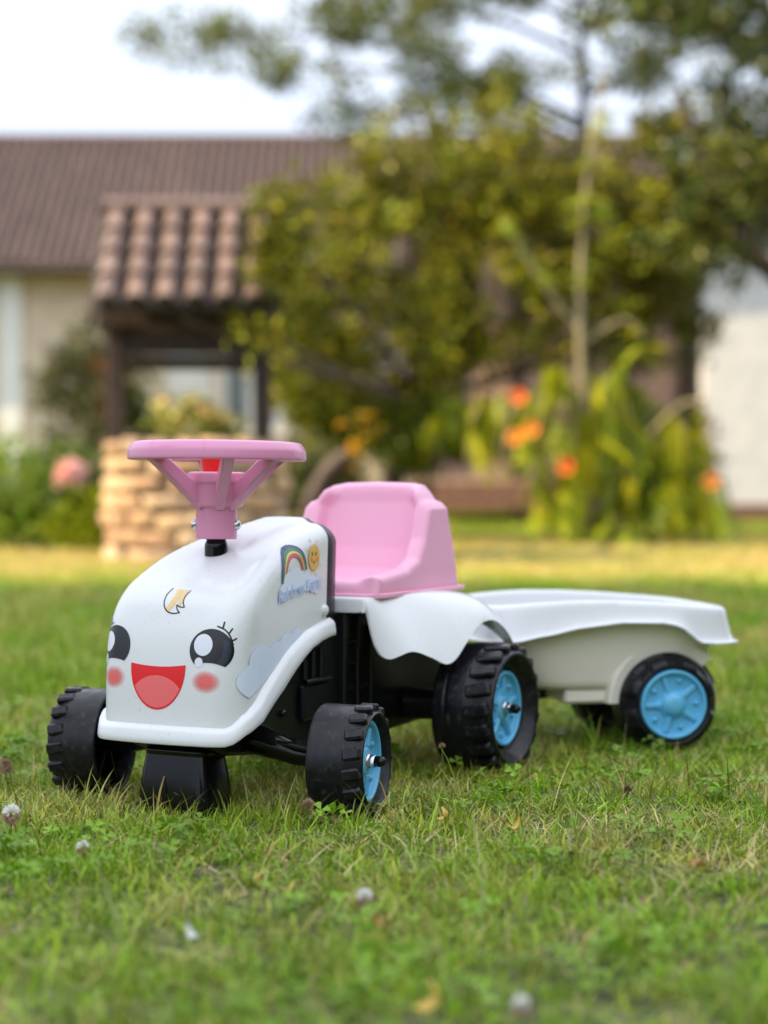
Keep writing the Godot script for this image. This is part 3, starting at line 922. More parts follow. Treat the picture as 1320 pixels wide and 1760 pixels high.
	for q in st:
		var g := obj("border_stone", stone_mesh(40 + int(q[1] * 10)), M.stone[rng.randi() % 4], self, q[0], Basis(Vector3.UP, rng.randf() * 3.0).scaled(Vector3(1.6, 2.0, 1.8) * q[1]))
		tag(g, q[2], "stone", "border stones beside the well")

func vine() -> void:
	var o := thing("trumpet_vine", "trumpet vine on a tall pale stem with drooping yellow green leaves and orange flowers", "vine", Vector3(0.97, 0, -10.0))
	limb(o, "stem", [Vector3(0.0, -0.02, 0), Vector3(0.03, 0.5, 0), Vector3(-0.01, 1.0, 0.02), Vector3(0.0, 1.5, 0), Vector3(0.04, 1.95, 0), Vector3(0.12, 2.35, 0)], 0.025, 0.009, M.pale_bark)
	limb(o, "side_stem", [Vector3(0.0, 1.05, 0), Vector3(-0.2, 1.3, 0.05), Vector3(-0.4, 1.62, 0.05)], 0.012, 0.005, M.pale_bark)
	limb(o, "side_stem", [Vector3(0.0, 1.0, 0), Vector3(0.2, 1.12, 0.05), Vector3(0.3, 1.02, 0.05)], 0.012, 0.005, M.pale_bark)
	var green = M.leaf
	var pin := pinnate_leaf()
	var spots := []
	# tufts on the stem
	for q in [[0.04, 1.68, 12, 0.15], [0.10, 2.1, 6, 0.12], [-0.38, 1.6, 5, 0.14], [-0.28, 1.45, 4, 0.13], [0.28, 1.05, 6, 0.14], [-0.2, 1.32, 4, 0.12], [0.02, 1.35, 4, 0.1], [0.06, 1.9, 4, 0.1]]:
		for i in q[2]:
			spots.append([Vector3(q[0], q[1] + rng.randf_range(-0.06, 0.06), 0), rng.randf_range(-0.6, 0.3), q[3] / 0.22])
	# the hanging mass
	for i in 195:
		var a := rng.randf()
		var x: float
		var y: float
		if a < 0.42:
			x = rng.randfn(0.0, 0.14)
			y = rng.randf_range(0.12, 0.95)
		elif a < 0.8:
			x = rng.randf_range(0.1, 0.68)
			y = rng.randf_range(0.25, 0.78) + 0.06 * sin(x * 9.0)
		else:
			x = rng.randf_range(-0.75, -0.1)
			y = rng.randf_range(0.55, 0.78)
		spots.append([Vector3(x, y, rng.randf_range(-0.22, 0.25)), rng.randf_range(-1.4, -0.4), rng.randf_range(0.75, 1.2)])
	var tints := []
	for i in 4:
		var m := leaf_mat(0.4, Color(0.5, 0.5, 0.08))
		m.vertex_color_use_as_albedo = false
		m.albedo_color = lin([0.21, 0.13, 0.30, 0.07][i], [0.26, 0.19, 0.30, 0.11][i], 0.006)
		tints.append(m)
	for q in spots:
		var b := Basis(Vector3.UP, rng.randf() * TAU) * Basis(Vector3.RIGHT, -q[1])
		piece("leaf", pin, tints[rng.randi() % 4], o, Transform3D(b.scaled(Vector3.ONE * q[2] * rng.randf_range(0.8, 1.25)), q[0]))
	# tangled thin stems under the leaves
	for i in 14:
		var x := rng.randf_range(-0.6, 0.6)
		limb(o, "runner", [Vector3(rng.randf_range(-0.1, 0.3), 0, rng.randf_range(-0.1, 0.1)), Vector3(x * 0.5, 0.5, rng.randf_range(-0.1, 0.15)), Vector3(x, 0.72, rng.randf_range(-0.1, 0.2)), Vector3(x * 1.15, 0.35, 0.1)], 0.012, 0.005, M.pale_bark)
	scatter("inner_foliage", o, [[Vector3(0.42, 0.45, -0.1), Vector3(0.34, 0.33, 0.18)], [Vector3(0.05, 0.4, -0.12), Vector3(0.25, 0.4, 0.15)]], 260, leaf_cluster(0.06, 0.03, 9, 0.08, 61), M.leaf, [0.03, 0.042, 0.006], 0.4, 0.4)  # inner leaves coloured near black, painting shade into the vine
	for f in [[-0.33, 0.72, 0.34], [-0.34, 0.53, 0.34], [-0.27, 0.57, 0.33], [0.58, 0.33, 0.34], [-0.1, 0.40, 0.33]]:
		var fm = M.petal.duplicate()
		fm.vertex_color_use_as_albedo = false
		fm.albedo_color = lin(0.72, 0.13 + rng.randf() * 0.12, 0.015)
		var g := group_node("flower", o, Vector3(f[0], f[1], f[2]), rng.randf_range(-0.6, 0.6))
		var lean := Basis(Vector3.RIGHT, rng.randf_range(0.9, 1.5))
		obj("trumpet", lathe_y([Vector2(0.008, -0.06), Vector2(0.012, -0.02), Vector2(0.018, 0.015), Vector2(0.032, 0.03), Vector2(0.040, 0.028)], 14), fm, g, Vector3.ZERO, lean)
		obj("calyx", lathe_y([Vector2(0.0, -0.085), Vector2(0.011, -0.075), Vector2(0.010, -0.05)], 10), M.pale_bark, g, Vector3.ZERO, lean)

func pinnate_leaf() -> ArrayMesh:   # a long arching stalk with paired leaflets
	var s := SurfaceTool.new()
	s.begin(Mesh.PRIMITIVE_TRIANGLES)
	s.set_smooth_group(-1)
	var g := RandomNumberGenerator.new()
	g.seed = 77
	for i in 6:
		var t := 0.02 + i * 0.033
		var base := Vector3(0, -t * t * 1.4, t)
		for sd in ([-1.0, 1.0] if i < 5 else [0.0]):
			var dirv := Vector3(sd * 0.8, -0.35, 0.55 if sd else 1.0).normalized()
			var side := dirv.cross(Vector3.UP).normalized()
			var l := 0.075 * g.randf_range(0.8, 1.15)
			var tip: Vector3 = base + dirv * l + Vector3(0, -0.012, 0)
			var m1: Vector3 = base + dirv * l * 0.4 + side * 0.017
			var m2: Vector3 = base + dirv * l * 0.4 - side * 0.017
			var mid: Vector3 = base + dirv * l * 0.5 - Vector3(0, 0.006, 0)
			for q in [[base, m1, mid], [mid, m1, tip], [base, mid, m2], [mid, tip, m2]]:
				for p in q:
					s.add_vertex(p)
	return done(s)

# ==================================================================== the toy tractor
const HR := 0.027     # radius of the hood's edges at its nose
func half_width(z: float) -> float:   # the hood narrows towards the rider
	return lerpf(0.092, 0.061, clampf((0.06 - z) / 0.215, 0.0, 1.0))

var hood_pts := []    # samples of the hood's middle line: [arc length, z, y, normal z, normal y]
var hood_len := 0.0

func hood_prepare() -> void:
	var ctl := [Vector2(0.121, 0.086), Vector2(0.119, 0.12), Vector2(0.116, 0.17), Vector2(0.109, 0.21), Vector2(0.096, 0.239), Vector2(0.075, 0.261), Vector2(0.045, 0.278), Vector2(0.01, 0.293), Vector2(-0.04, 0.308), Vector2(-0.10, 0.321), Vector2(-0.155, 0.3295)]
	var prev := Vector2.ZERO
	for i in 121:
		var c := curve(ctl, i / 120.0)
		if i > 0:
			hood_len += c.distance_to(prev)
		prev = c
		hood_pts.append([hood_len, c])
	for i in 121:
		var a: Vector2 = hood_pts[maxi(i - 2, 0)][1]
		var b: Vector2 = hood_pts[mini(i + 2, 120)][1]
		var t := (b - a).normalized()
		hood_pts[i].append(Vector2(t.y, -t.x))

func hood_at(p: float) -> Array:   # middle line point and normal at arc length p
	var lo := 0
	var hi := 120
	while hi - lo > 1:
		var m := (lo + hi) >> 1
		if hood_pts[m][0] <= p:
			lo = m
		else:
			hi = m
	var t := clampf((p - hood_pts[lo][0]) / maxf(hood_pts[hi][0] - hood_pts[lo][0], 1e-6), -0.2, 1.2)
	return [(hood_pts[lo][1] as Vector2).lerp(hood_pts[hi][1], t), (hood_pts[lo][2] as Vector2).lerp(hood_pts[hi][2], t).normalized()]

func edge_radius(p: float) -> float:   # rounder at the nose than along the top
	return lerpf(HR, 0.018, smoothstep(0.4, 0.85, p / hood_len))

func across(p: float) -> float:   # from the middle line over the edge to where the flat side begins
	var hr := edge_radius(p)
	return half_width(hood_at(p)[0].x) - hr + hr * PI / 2.0

func hood_skin(p: float, q: float) -> Vector3:   # p along the middle line, q the signed way across over the edge
	var a := hood_at(p)
	var m: Vector2 = a[0]
	var n: Vector2 = a[1]
	var s := signf(q)
	var w := absf(q)
	var hr := edge_radius(p)
	var hw := half_width(m.x)
	var x := w
	var dep := 0.0
	if w > hw - hr:
		var t := minf((w - (hw - hr)) / hr, PI / 2.0)
		x = hw - hr + hr * sin(t)
		dep = hr * (1.0 - cos(t))
	var crown := lerpf(0.010, 0.004, clampf(p / hood_len * 1.6, 0.0, 1.0)) * pow(x / hw, 2.0)
	# the raised strip on top, behind the steering column
	var lift := 0.006 * smoothstep(0.0, -0.06, m.x) * (1.0 - smoothstep(0.026, 0.038, x))
	var c := m - n * (dep + crown - lift)
	return Vector3(s * x * half_width(c.x) / hw, c.y, c.x)

func hood_low(s: float) -> Vector2:   # (z, y) of the side's lower edge, s 0 front .. 1 rear
	return curve([Vector2(0.073, 0.098), Vector2(0.055, 0.122), Vector2(0.03, 0.142), Vector2(0.0, 0.158), Vector2(-0.04, 0.176), Vector2(-0.09, 0.192), Vector2(-0.152, 0.202)], s)

func hood_uv(u: float, v: float) -> Vector3:   # v -1..1
	var p := lerpf(0.012, hood_len, u)
	var w := absf(v)
	var edge := across(p)
	if w <= 0.66:
		return hood_skin(p, signf(v) * w / 0.66 * edge)
	var top := hood_skin(p, signf(v) * edge)
	var low := hood_low(u)
	return top.lerp(Vector3(signf(v) * half_width(low.x), low.y, low.x), (w - 0.66) / 0.34)

# A print: layers of [signed distance function in millimetres, colour, softness]; painted where the distance is below 0.
func print_tex(w: int, h: int, mm: Vector2, layers: Array) -> ImageTexture:
	var im := Image.create(w, h, false, Image.FORMAT_RGBA8)
	im.fill(Color(0.75, 0.76, 0.78, 0.0))
	var px := mm.x / w
	for y in h:
		for x in w:
			var p := Vector2(((x + 0.5) / w - 0.5) * mm.x, (0.5 - (y + 0.5) / h) * mm.y)
			var c := Color(1, 1, 1, 0)
			for l in layers:
				var soft_: float = l[2]
				var a: float = l[1].a * clampf(0.5 - l[0].call(p) / maxf(soft_, px), 0.0, 1.0)
				if a <= 0.0:
					continue
				var out := a + c.a * (1.0 - a)
				c = Color((l[1].r * a + c.r * c.a * (1.0 - a)) / out, (l[1].g * a + c.g * c.a * (1.0 - a)) / out, (l[1].b * a + c.b * c.a * (1.0 - a)) / out, out)
			if c.a > 0.0:
				im.set_pixel(x, y, c)
	return ImageTexture.create_from_image(im)

func ell(c: Vector2, r: Vector2) -> Callable:
	return func(p: Vector2) -> float:
		var q := (p - c) / r
		return (q.length() - 1.0) * minf(r.x, r.y)

func both(a: Callable, b: Callable) -> Callable:
	return func(p: Vector2) -> float: return maxf(a.call(p), b.call(p))

func minus(a: Callable, b: Callable) -> Callable:
	return func(p: Vector2) -> float: return maxf(a.call(p), -b.call(p))

func stroke(pts: Array, r: float) -> Callable:
	return func(p: Vector2) -> float:
		var d := 1e9
		for i in pts.size() - 1:
			var a: Vector2 = pts[i]
			var e: Vector2 = pts[i + 1] - a
			d = minf(d, (p - a - e * clampf((p - a).dot(e) / e.length_squared(), 0.0, 1.0)).length())
		return d - r

func outline(pts: Array) -> Callable:
	var v := PackedVector2Array(pts)
	return func(p: Vector2) -> float: return sdf_poly(p, v)

func smooth_line(pts: Array, n := 24) -> Array:
	var out := []
	for i in n + 1:
		out.append(curve(pts, float(i) / n))
	return out

func print_mat(t: Texture2D, rough := 0.28) -> StandardMaterial3D:
	var m := mat(Color(1, 1, 1), rough)
	m.albedo_texture = t
	m.transparency = BaseMaterial3D.TRANSPARENCY_ALPHA
	m.texture_repeat = false
	return m

# A print laid on the hood's front: centre (p, q) in metres, size in metres.
func sticker(called: String, hood: Node, c: Vector2, size: Vector2, t: Texture2D) -> void:
	var st := SurfaceTool.new()
	st.begin(Mesh.PRIMITIVE_TRIANGLES)
	st.set_smooth_group(0)
	var n := 14
	var f := func(i: int, j: int) -> Vector3:
		var p := c.y + (0.5 - float(j) / n) * size.y
		var q := c.x + (float(i) / n - 0.5) * size.x
		var a := hood_skin(p, q)
		var e := 0.001
		var nn := (hood_skin(p, q + e) - hood_skin(p, q - e)).cross(hood_skin(p + e, q) - hood_skin(p - e, q)).normalized()
		return a + nn * 0.0004
	for i in n:
		for j in n:
			for k in [[i, j], [i + 1, j], [i + 1, j + 1], [i, j], [i + 1, j + 1], [i, j + 1]]:
				st.set_uv(Vector2(float(k[0]) / n, float(k[1]) / n))
				st.add_vertex(f.call(k[0], k[1]))
	obj(called, done(st), print_mat(t), hood)

# Where the hood's side lies at (z, y): flat, but bending in over the rounded edge.
func hood_side(z: float, y: float) -> float:
	var d := 1.0
	var near := 9.0
	var at := 0.0
	for i in range(0, 121, 2):
		var a: Vector2 = hood_pts[i][1]
		var k := (a - Vector2(z, y)).dot(hood_pts[i][2])
		var e := a.distance_to(Vector2(z, y))
		if e < near:
			near = e
			d = k
			at = hood_pts[i][0]
	var hr := edge_radius(at)
	var hw := half_width(hood_at(at)[0].x)
	var x := hw
	for i in 4:
		var crown := lerpf(0.010, 0.004, clampf(at / hood_len * 1.6, 0.0, 1.0)) * pow(x / hw, 2.0)
		var w := clampf((hr - (d - crown)) / hr, 0.0, 0.98)
		x = hw - hr + hr * sqrt(1.0 - w * w)
	return x * half_width(z) / hw

# A print laid on the hood's side: middle (z, y) and size in metres.
func side_print(called: String, hood: Node, c: Vector2, size: Vector2, t: Texture2D) -> void:
	for s in [1.0, -1.0]:
		obj(called, grid_mesh(24, 20, func(u: float, v: float) -> Vector3:
			var z: float = c.x - (u - 0.5) * size.x
			var y: float = c.y + (0.5 - v) * size.y
			return Vector3(s * (hood_side(z, y) + 0.001), y, z), s < 0.0), print_mat(t), hood)

func pn(x: float, y: float) -> float:   # arc length p of the height y on the hood's front
	for h in hood_pts:
		if h[1].y >= y:
			return h[0]
	return hood_len

func make_hood(t: Node3D) -> void:
	hood_prepare()
	var hood := obj("hood", sheet(64, 72, func(u: float, v: float) -> Vector3: return hood_uv(u, v * 2.0 - 1.0), 0.003), M.white, t)
	# ---- printed face
	var ink := Color(0.055, 0.06, 0.075, 1)
	for s in [1.0, -1.0]:
		var m := func(x: float, y: float) -> Vector2: return Vector2(x * s, y)
		var ball := both(ell(Vector2(0, -1), Vector2(26, 24.5)), func(p: Vector2) -> float: return -(p.y + 21.0 - 0.012 * (p.x + 2.0 * s) ** 2 * -1.0 - 5.5 + 0.016 * (p.x - 2.0 * s) ** 2 * 1.0 + 0.0) )
		var lid := minus(ell(Vector2(0, -1), Vector2(26, 24.5)), ell(m.call(-2.0, -36.0), Vector2(34, 20.5)))
		var lobe := both(minus(ell(m.call(0.5, -1), Vector2(22.5, 22.5)), ell(m.call(-9.5, 3), Vector2(24, 27))), func(p: Vector2) -> float: return p.y - 11.5 - 0.0 * p.x)
		lobe = minus(lobe, ell(m.call(-2.0, -36.0), Vector2(34, 20.5)))
		var layers := [
			[lid, ink, 0.0],
			[lobe, Color(0.14, 0.18, 0.24, 1), 0.0],
			[ell(Vector2(-9.5, 4.5), Vector2(11.5, 12.5)), Color(0.88, 0.89, 0.93, 1), 0.0],
			[ell(Vector2(-13.5, -15.5), Vector2(5.0, 5.5)), Color(0.88, 0.89, 0.93, 1), 0.0],
			[stroke(smooth_line([m.call(5.0, 27.0), m.call(13.5, 24.0), m.call(19.5, 18.0), m.call(24.0, 8.0)]), 0.9), ink, 0.0],
			[stroke([m.call(11.0, 25.0), m.call(11.5, 33.0)], 0.9), ink, 0.0],
			[stroke([m.call(18.0, 19.5), m.call(21.0, 27.0)], 0.9), ink, 0.0],
			[stroke([m.call(22.5, 12.0), m.call(27.0, 16.0)], 0.9), ink, 0.0],
		]
		sticker("eye", hood, Vector2(-0.004 + s * 0.0665, pn(0, 0.1925)), Vector2(0.062, 0.074), print_tex(248, 296, Vector2(62, 74), layers))
		sticker("cheek", hood, Vector2(-0.004 + s * 0.0625, pn(0, 0.157)), Vector2(0.044, 0.034), print_tex(128, 96, Vector2(44, 34), [[ell(Vector2.ZERO, Vector2(12.0, 9.0)), Color(0.95, 0.42, 0.42, 0.92), 9.0]]))
	var top := func(p: Vector2) -> float: return p.y - (23.5 + 0.0022 * p.x * p.x)
	var mouth := both(ell(Vector2(0, 24.0), Vector2(37.0, 49.0)), top)
	var round_ := func(p: Vector2) -> float: return mouth.call(p) + 0.0
	sticker("mouth", hood, Vector2(-0.004, pn(0, 0.1475)), Vector2(0.082, 0.062), print_tex(328, 248, Vector2(82, 62), [
		[round_, Color(0.90, 0.02, 0.05, 1), 0.0],
		[both(func(p: Vector2) -> float: return mouth.call(p) + 1.6, ell(Vector2(-0.5, -16.0), Vector2(36.0, 29.5))), Color(0.94, 0.42, 0.43, 1), 0.0]]))
	var tuft := smooth_line([Vector2(-13.0, 22.0), Vector2(-17.5, 9.0), Vector2(-15.0, -6.0), Vector2(-5.5, -16.5), Vector2(6.0, -19.5), Vector2(17.0, -18.0)], 30)
	var tuft2 := smooth_line([Vector2(17.0, -18.0), Vector2(11.0, -13.0), Vector2(8.0, -6.5)], 10)
	var tuft3 := smooth_line([Vector2(8.0, -6.5), Vector2(15.0, -9.5), Vector2(22.5, -9.5)], 10)
	var tuft4 := smooth_line([Vector2(22.5, -9.5), Vector2(17.0, -1.0), Vector2(16.5, 9.0), Vector2(20.5, 19.0)], 16)
	var hair := outline(tuft + tuft2.slice(1) + tuft3.slice(1) + tuft4.slice(1))
	sticker("forelock", hood, Vector2(0.002, pn(0, 0.2445)), Vector2(0.035, 0.045), print_tex(184, 240, Vector2(46, 54), [
		[both(hair, both(ell(Vector2(-14, 12), Vector2(22, 34)), func(p: Vector2) -> float: return -ell(Vector2(-21, 14), Vector2(18, 36)).call(p))), Color(0.95, 0.82, 0.55, 0.8), 3.0],
		[both(hair, ell(Vector2(13, 8), Vector2(4.5, 16))), Color(0.95, 0.82, 0.55, 0.8), 3.0],
		[stroke(tuft, 0.85), ink, 0.0], [stroke(tuft2, 0.85), ink, 0.0], [stroke(tuft3, 0.85), ink, 0.0], [stroke(tuft4, 0.8), ink, 0.0]]))
	# ---- prints on the side
	var arc := func(r0: float, r1: float) -> Callable:
		var c := Vector2(-11, -9)
		return func(p: Vector2) -> float:
			var q := (p - c) / Vector2(1.0, 1.26)
			var d := q.length()
			var lean: float = maxf(absf(d - (r0 + r1) / 2.0) - (r1 - r0) / 2.0, -(q.y + 8.0 if q.x < 0.0 else q.y - 5.0))
			return lean
	var cloud := func(p: Vector2) -> float:
		var d := 1e9
		for k in [[-36, -27, 11], [-24, -16, 13], [-11, -12, 14], [3, -16, 13], [18, -18, 12], [31, -21, 11], [40, -26, 8], [-43, -33, 6]]:
			d = minf(d, p.distance_to(Vector2(k[0], k[1])) - k[2])
		return maxf(d, -(p.y + 38.0))
	var face := Color(0.88, 0.68, 0.22, 1)
	var rb := [
		[arc.call(26.8, 30.0), Color(0.07, 0.20, 0.42, 1), 0.0], [arc.call(23.8, 27.0), Color(0.16, 0.45, 0.22, 1), 0.0], [arc.call(21.8, 24.0), Color(0.85, 0.78, 0.42, 1), 0.0], [arc.call(18.0, 22.0), Color(0.78, 0.27, 0.25, 1), 0.0],
		[ell(Vector2(35, 11), Vector2(13.5, 16.5)), face, 0.0],
		[ell(Vector2(30.5, 15.5), Vector2(1.6, 2.4)), ink, 0.0], [ell(Vector2(39.5, 15.5), Vector2(1.6, 2.4)), ink, 0.0],
		[stroke(smooth_line([Vector2(32.0, 6.5), Vector2(34.6, 4.0), Vector2(37.5, 6.5)], 8), 0.7), ink, 0.0],
		[ell(Vector2(28.5, 8.5), Vector2(2.2, 2.8)), Color(0.85, 0.33, 0.2, 0.9), 1.0], [ell(Vector2(42.5, 8.5), Vector2(2.2, 2.8)), Color(0.85, 0.33, 0.2, 0.9), 1.0]]
	for k in 8:
		var an := k * PI / 4.0 + 0.3
		var dv := Vector2(cos(an), sin(an))
		rb.append([stroke([Vector2(35, 11) + dv * Vector2(17, 21), Vector2(35, 11) + dv * Vector2(19, 23.5)], 1.0), Color(0.90, 0.80, 0.42, 0.9), 0.0])
	rb.append([cloud, Color(0.86, 0.90, 0.975, 1), 0.0])
	side_print("rainbow_print", hood, Vector2(-0.066, 0.277), Vector2(0.136, 0.086), print_tex(312, 264, Vector2(104, 88), rb))
	for s in [1.0, -1.0]:
		var tx := TextMesh.new()
		tx.text = "Rainbow Farm"
		var ft := SystemFont.new()
		ft.font_names = PackedStringArray(["Droid Sans"])
		tx.font = ft
		tx.font_size = 32
		tx.pixel_size = 0.00058
		tx.depth = 0.0003
		obj("lettering", tx, M.lettering, hood, Vector3(s * (half_width(-0.066) + 0.0020), 0.2515, -0.066), Basis(Vector3(-0.144, 0.0, -s).normalized() * 1.12 + Vector3(0, 0.1, 0), Vector3(0, 1.1, 0.0), Vector3(s, 0, -0.144)))
	var haze := func(p: Vector2) -> float:
		var d := 1e9
		for k in [[-26, -16, 20], [-18, 4, 17], [6, 6, 15], [22, 16, 13], [38, 22, 10], [0, -8, 22], [20, 2, 14]]:
			d = minf(d, p.distance_to(Vector2(k[0], k[1])) - k[2])
		# above the flare's upper line
		return maxf(d, -(p.y + 30.0 - 0.72 * (p.x + 46.0) + 12.0))
	side_print("cloud_print", hood, Vector2(0.012, 0.1735), Vector2(0.178, 0.086), print_tex(192, 164, Vector2(96, 82), [[haze, Color(0.86, 0.90, 0.975, 1), 0.0]]))
	# ---- flared skirt round the front and up both sides
	var path := []   # upper point, lower point
	var edge := across(0.02)
	var sides := [[-0.162, 0.212, 0.190], [-0.150, 0.2105, 0.1895], [-0.121, 0.207, 0.1865], [-0.09, 0.202, 0.180], [-0.065, 0.196, 0.171], [-0.04, 0.188, 0.160], [-0.02, 0.180, 0.150], [0.0, 0.170, 0.139], [0.02, 0.159, 0.130], [0.04, 0.148, 0.120], [0.060, 0.134, 0.109]]
	for k in sides:
		path.append([Vector3(half_width(k[0]), k[1], k[0]), Vector3(half_width(k[0]), k[2], k[0])])
	for i in 33:
		var q := edge * (1.0 - i / 16.0)
		var b := clampf(absf(q) / edge, 0.0, 1.0)
		var ex := smoothstep(0.75, 1.0, b)
		var hu := 0.0215 + 0.017 * ex
		var a := hood_skin(hu, q)
		path.append([a, Vector3(a.x, 0.0865 + 0.014 * ex, hood_skin(0.002, q).z)])
	for i in sides.size():
		var k: Array = sides[sides.size() - 1 - i]
		path.append([Vector3(-half_width(k[0]), k[1], k[0]), Vector3(-half_width(k[0]), k[2], k[0])])
	var np := path.size() - 1
	obj("skirt", grid_mesh(np, 8, func(u: float, v: float) -> Vector3:
		var i := roundi(u * np)
		var tn: Vector3 = path[mini(i + 1, np)][1] - path[maxi(i - 1, 0)][1]
		var out := Vector3(-tn.z, 0, tn.x).normalized()
		if out.dot(Vector3(path[i][1].x, 0, path[i][1].z + 0.3)) < 0.0:
			out = -out
		var k: Array = [[0.0, -0.001], [0.06, 0.0015], [0.18, 0.0055], [0.34, 0.0078], [0.7, 0.0088], [0.94, 0.0092], [1.0, 0.0082], [1.0, 0.004], [0.86, -0.003]][roundi(v * 8)]
		return (path[i][0] as Vector3).lerp(path[i][1], k[0]) + out * k[1], true), M.white, hood)
	for s in [1.0, -1.0]:
		obj("screw", lathe_x([Vector2(-0.004, 0.0065), Vector2(0.002, 0.0065), Vector2(0.0035, 0.005), Vector2(0.0035, 0.0)], 14), M.white_paint, hood, Vector3(s * (half_width(-0.145) + 0.001), 0.222, -0.145), Basis(Vector3.UP, 0.0 if s > 0 else PI))
	# ---- dark trim closing the rear of the hood
	var sec := []
	for i in 41:
		var v := i / 20.0 - 1.0
		sec.append(hood_uv(1.0, v))
	obj("rear_trim", grid_mesh(40, 5, func(u: float, v: float) -> Vector3:
		var a: Vector3 = sec[roundi(u * 40)]
		var k: Array = [[0.975, 0.012], [0.985, -0.003], [0.99, -0.014], [0.95, -0.026], [0.6, -0.029], [0.0, -0.029]][roundi(v * 5)]
		var mid := Vector3(0, 0.205, -0.155)
		return Vector3(a.x * k[0], mid.y + (a.y - mid.y) * (1.0 - (1.0 - k[0]) * 0.8), a.z + k[1]), true), M.trim, t)

func hood_top(z: float) -> float:
	for h in hood_pts:
		if h[1].x <= z:
			return h[1].y
	return 0.32

func make_steering(t: Node3D) -> void:
	obj("steering_column", lathe_y(soft([Vector2(0.014, 0.0), Vector2(0.0135, 0.014), Vector2(0.0115, 0.017), Vector2(0.011, 0.04)], 0.004), 24), M.gloss_black, t, Vector3(0, 0.293, 0.0))
	var w := group_node("steering_wheel", t, Vector3(0, 0.3125, 0.0), deg_to_rad(0.0))
	w.rotation.x = deg_to_rad(-1.2)
	var r := 0.1045
	obj("rim", lathe_y(soft([Vector2(r - 0.024, 0.092), Vector2(r - 0.0005, 0.092), Vector2(r + 0.0005, 0.094), Vector2(r, 0.104), Vector2(r - 0.006, 0.1128), Vector2(r - 0.015, 0.1142), Vector2(r - 0.025, 0.111), Vector2(r - 0.0275, 0.104), Vector2(r - 0.026, 0.093), Vector2(r - 0.024, 0.092)], 0.003, 3), 96), M.pink, w)
	# moulding seams across the rim
	var ringed := PackedVector2Array()
	for q in soft([Vector2(r - 0.0275, 0.0918), Vector2(r + 0.0006, 0.0918), Vector2(r + 0.0002, 0.1042), Vector2(r - 0.006, 0.1131), Vector2(r - 0.015, 0.1145), Vector2(r - 0.025, 0.1113), Vector2(r - 0.0278, 0.104)], 0.003, 3):
		ringed.append(q)
	for a in [-4.0, -43.0, 120.0]:
		obj("seam", prism(ringed, 0.0004, 0.0001), M.pink, w, Vector3.ZERO, Basis(Vector3.UP, deg_to_rad(28.0 + a - 90.0)))
	obj("hub", lathe_y(soft([Vector2(0.012, 0.0), Vector2(0.0235, 0.0), Vector2(0.0245, 0.0015), Vector2(0.0242, 0.037), Vector2(0.0305, 0.0385), Vector2(0.0315, 0.041), Vector2(0.0330, 0.064), Vector2(0.0345, 0.066), Vector2(0.0345, 0.077), Vector2(0.032, 0.0785), Vector2(0.0, 0.0785)], 0.002, 3), 48), M.pink, w)
	obj("horn_button", lathe_y(soft([Vector2(0.0165, 0.07), Vector2(0.0195, 0.106), Vector2(0.017, 0.111), Vector2(0.0, 0.112)], 0.004), 32), M.red, w)
	var shape := PackedVector2Array([Vector2(0.026, 0.034), Vector2(0.031, 0.040), Vector2(0.061, 0.065), Vector2(0.088, 0.0865), Vector2(0.097, 0.0935), Vector2(0.070, 0.0935), Vector2(0.060, 0.0855), Vector2(0.041, 0.072), Vector2(0.026, 0.065)])
	# directions of the spokes in the wheel's plan, seen from above: 0 points at the camera
	for a in [-50.0, 13.0, 52.0, 130.0, 195.0]:
		obj("spoke", prism(shape, 0.0065, 0.0018), M.pink, w, Vector3.ZERO, Basis(Vector3.UP, deg_to_rad(28.0 + a - 90.0)))
	for a in [-88.0, 78.0]:
		obj("screw", lathe_x([Vector2(0.0, 0.0062), Vector2(0.003, 0.0062), Vector2(0.0052, 0.004), Vector2(0.0056, 0.0)], 12), M.steel, w, Vector3(cos(deg_to_rad(a + 28.0 - 90.0)) * 0.0238, 0.017, -sin(deg_to_rad(a + 28.0 - 90.0)) * 0.0238), Basis(Vector3.UP, deg_to_rad(28.0 + a - 90.0)))

func front_wheel(t: Node3D, at: Vector3, yaw: float) -> void:
	var w := group_node("front_wheel", t, at, yaw)
	w.rotation.x = rng.randf() * 3.0
	obj("tyre", lathe_x(soft([Vector2(0.012, 0.0), Vector2(0.012, 0.047), Vector2(0.021, 0.0495), Vector2(0.0305, 0.052), Vector2(0.034, 0.0535), Vector2(0.034, 0.0555), Vector2(0.030, 0.0575), Vector2(0.013, 0.0628), Vector2(-0.029, 0.0640), Vector2(-0.0315, 0.062), Vector2(-0.030, 0.0595), Vector2(0.008, 0.057), Vector2(0.008, 0.0)], 0.002, 3), 72), M.rubber, w)
	var lug := box(Vector3(0.021, 0.013, 0.0135), 0.0022)
	for i in 17:
		var a := TAU * i / 17.0
		piece("tread_lug", lug, M.rubber, w, Transform3D(Basis(Vector3.RIGHT, a) * Basis(Vector3.UP, 0.18), Basis(Vector3.RIGHT, a) * Vector3(0.0215, 0.0588, 0)))
	wheel_rim(w, 0.0125, 0.047, 0.030)
	obj("axle_stub", lathe_x([Vector2(-0.04, 0.012), Vector2(0.008, 0.014)], 16), M.black, w)
	for i in 6:
		obj("web", box(Vector3(0.026, 0.044, 0.003), 0.0008), M.black, w, Basis(Vector3.RIGHT, TAU * i / 6.0) * Vector3(-0.008, 0.035, 0), Basis(Vector3.RIGHT, TAU * i / 6.0))

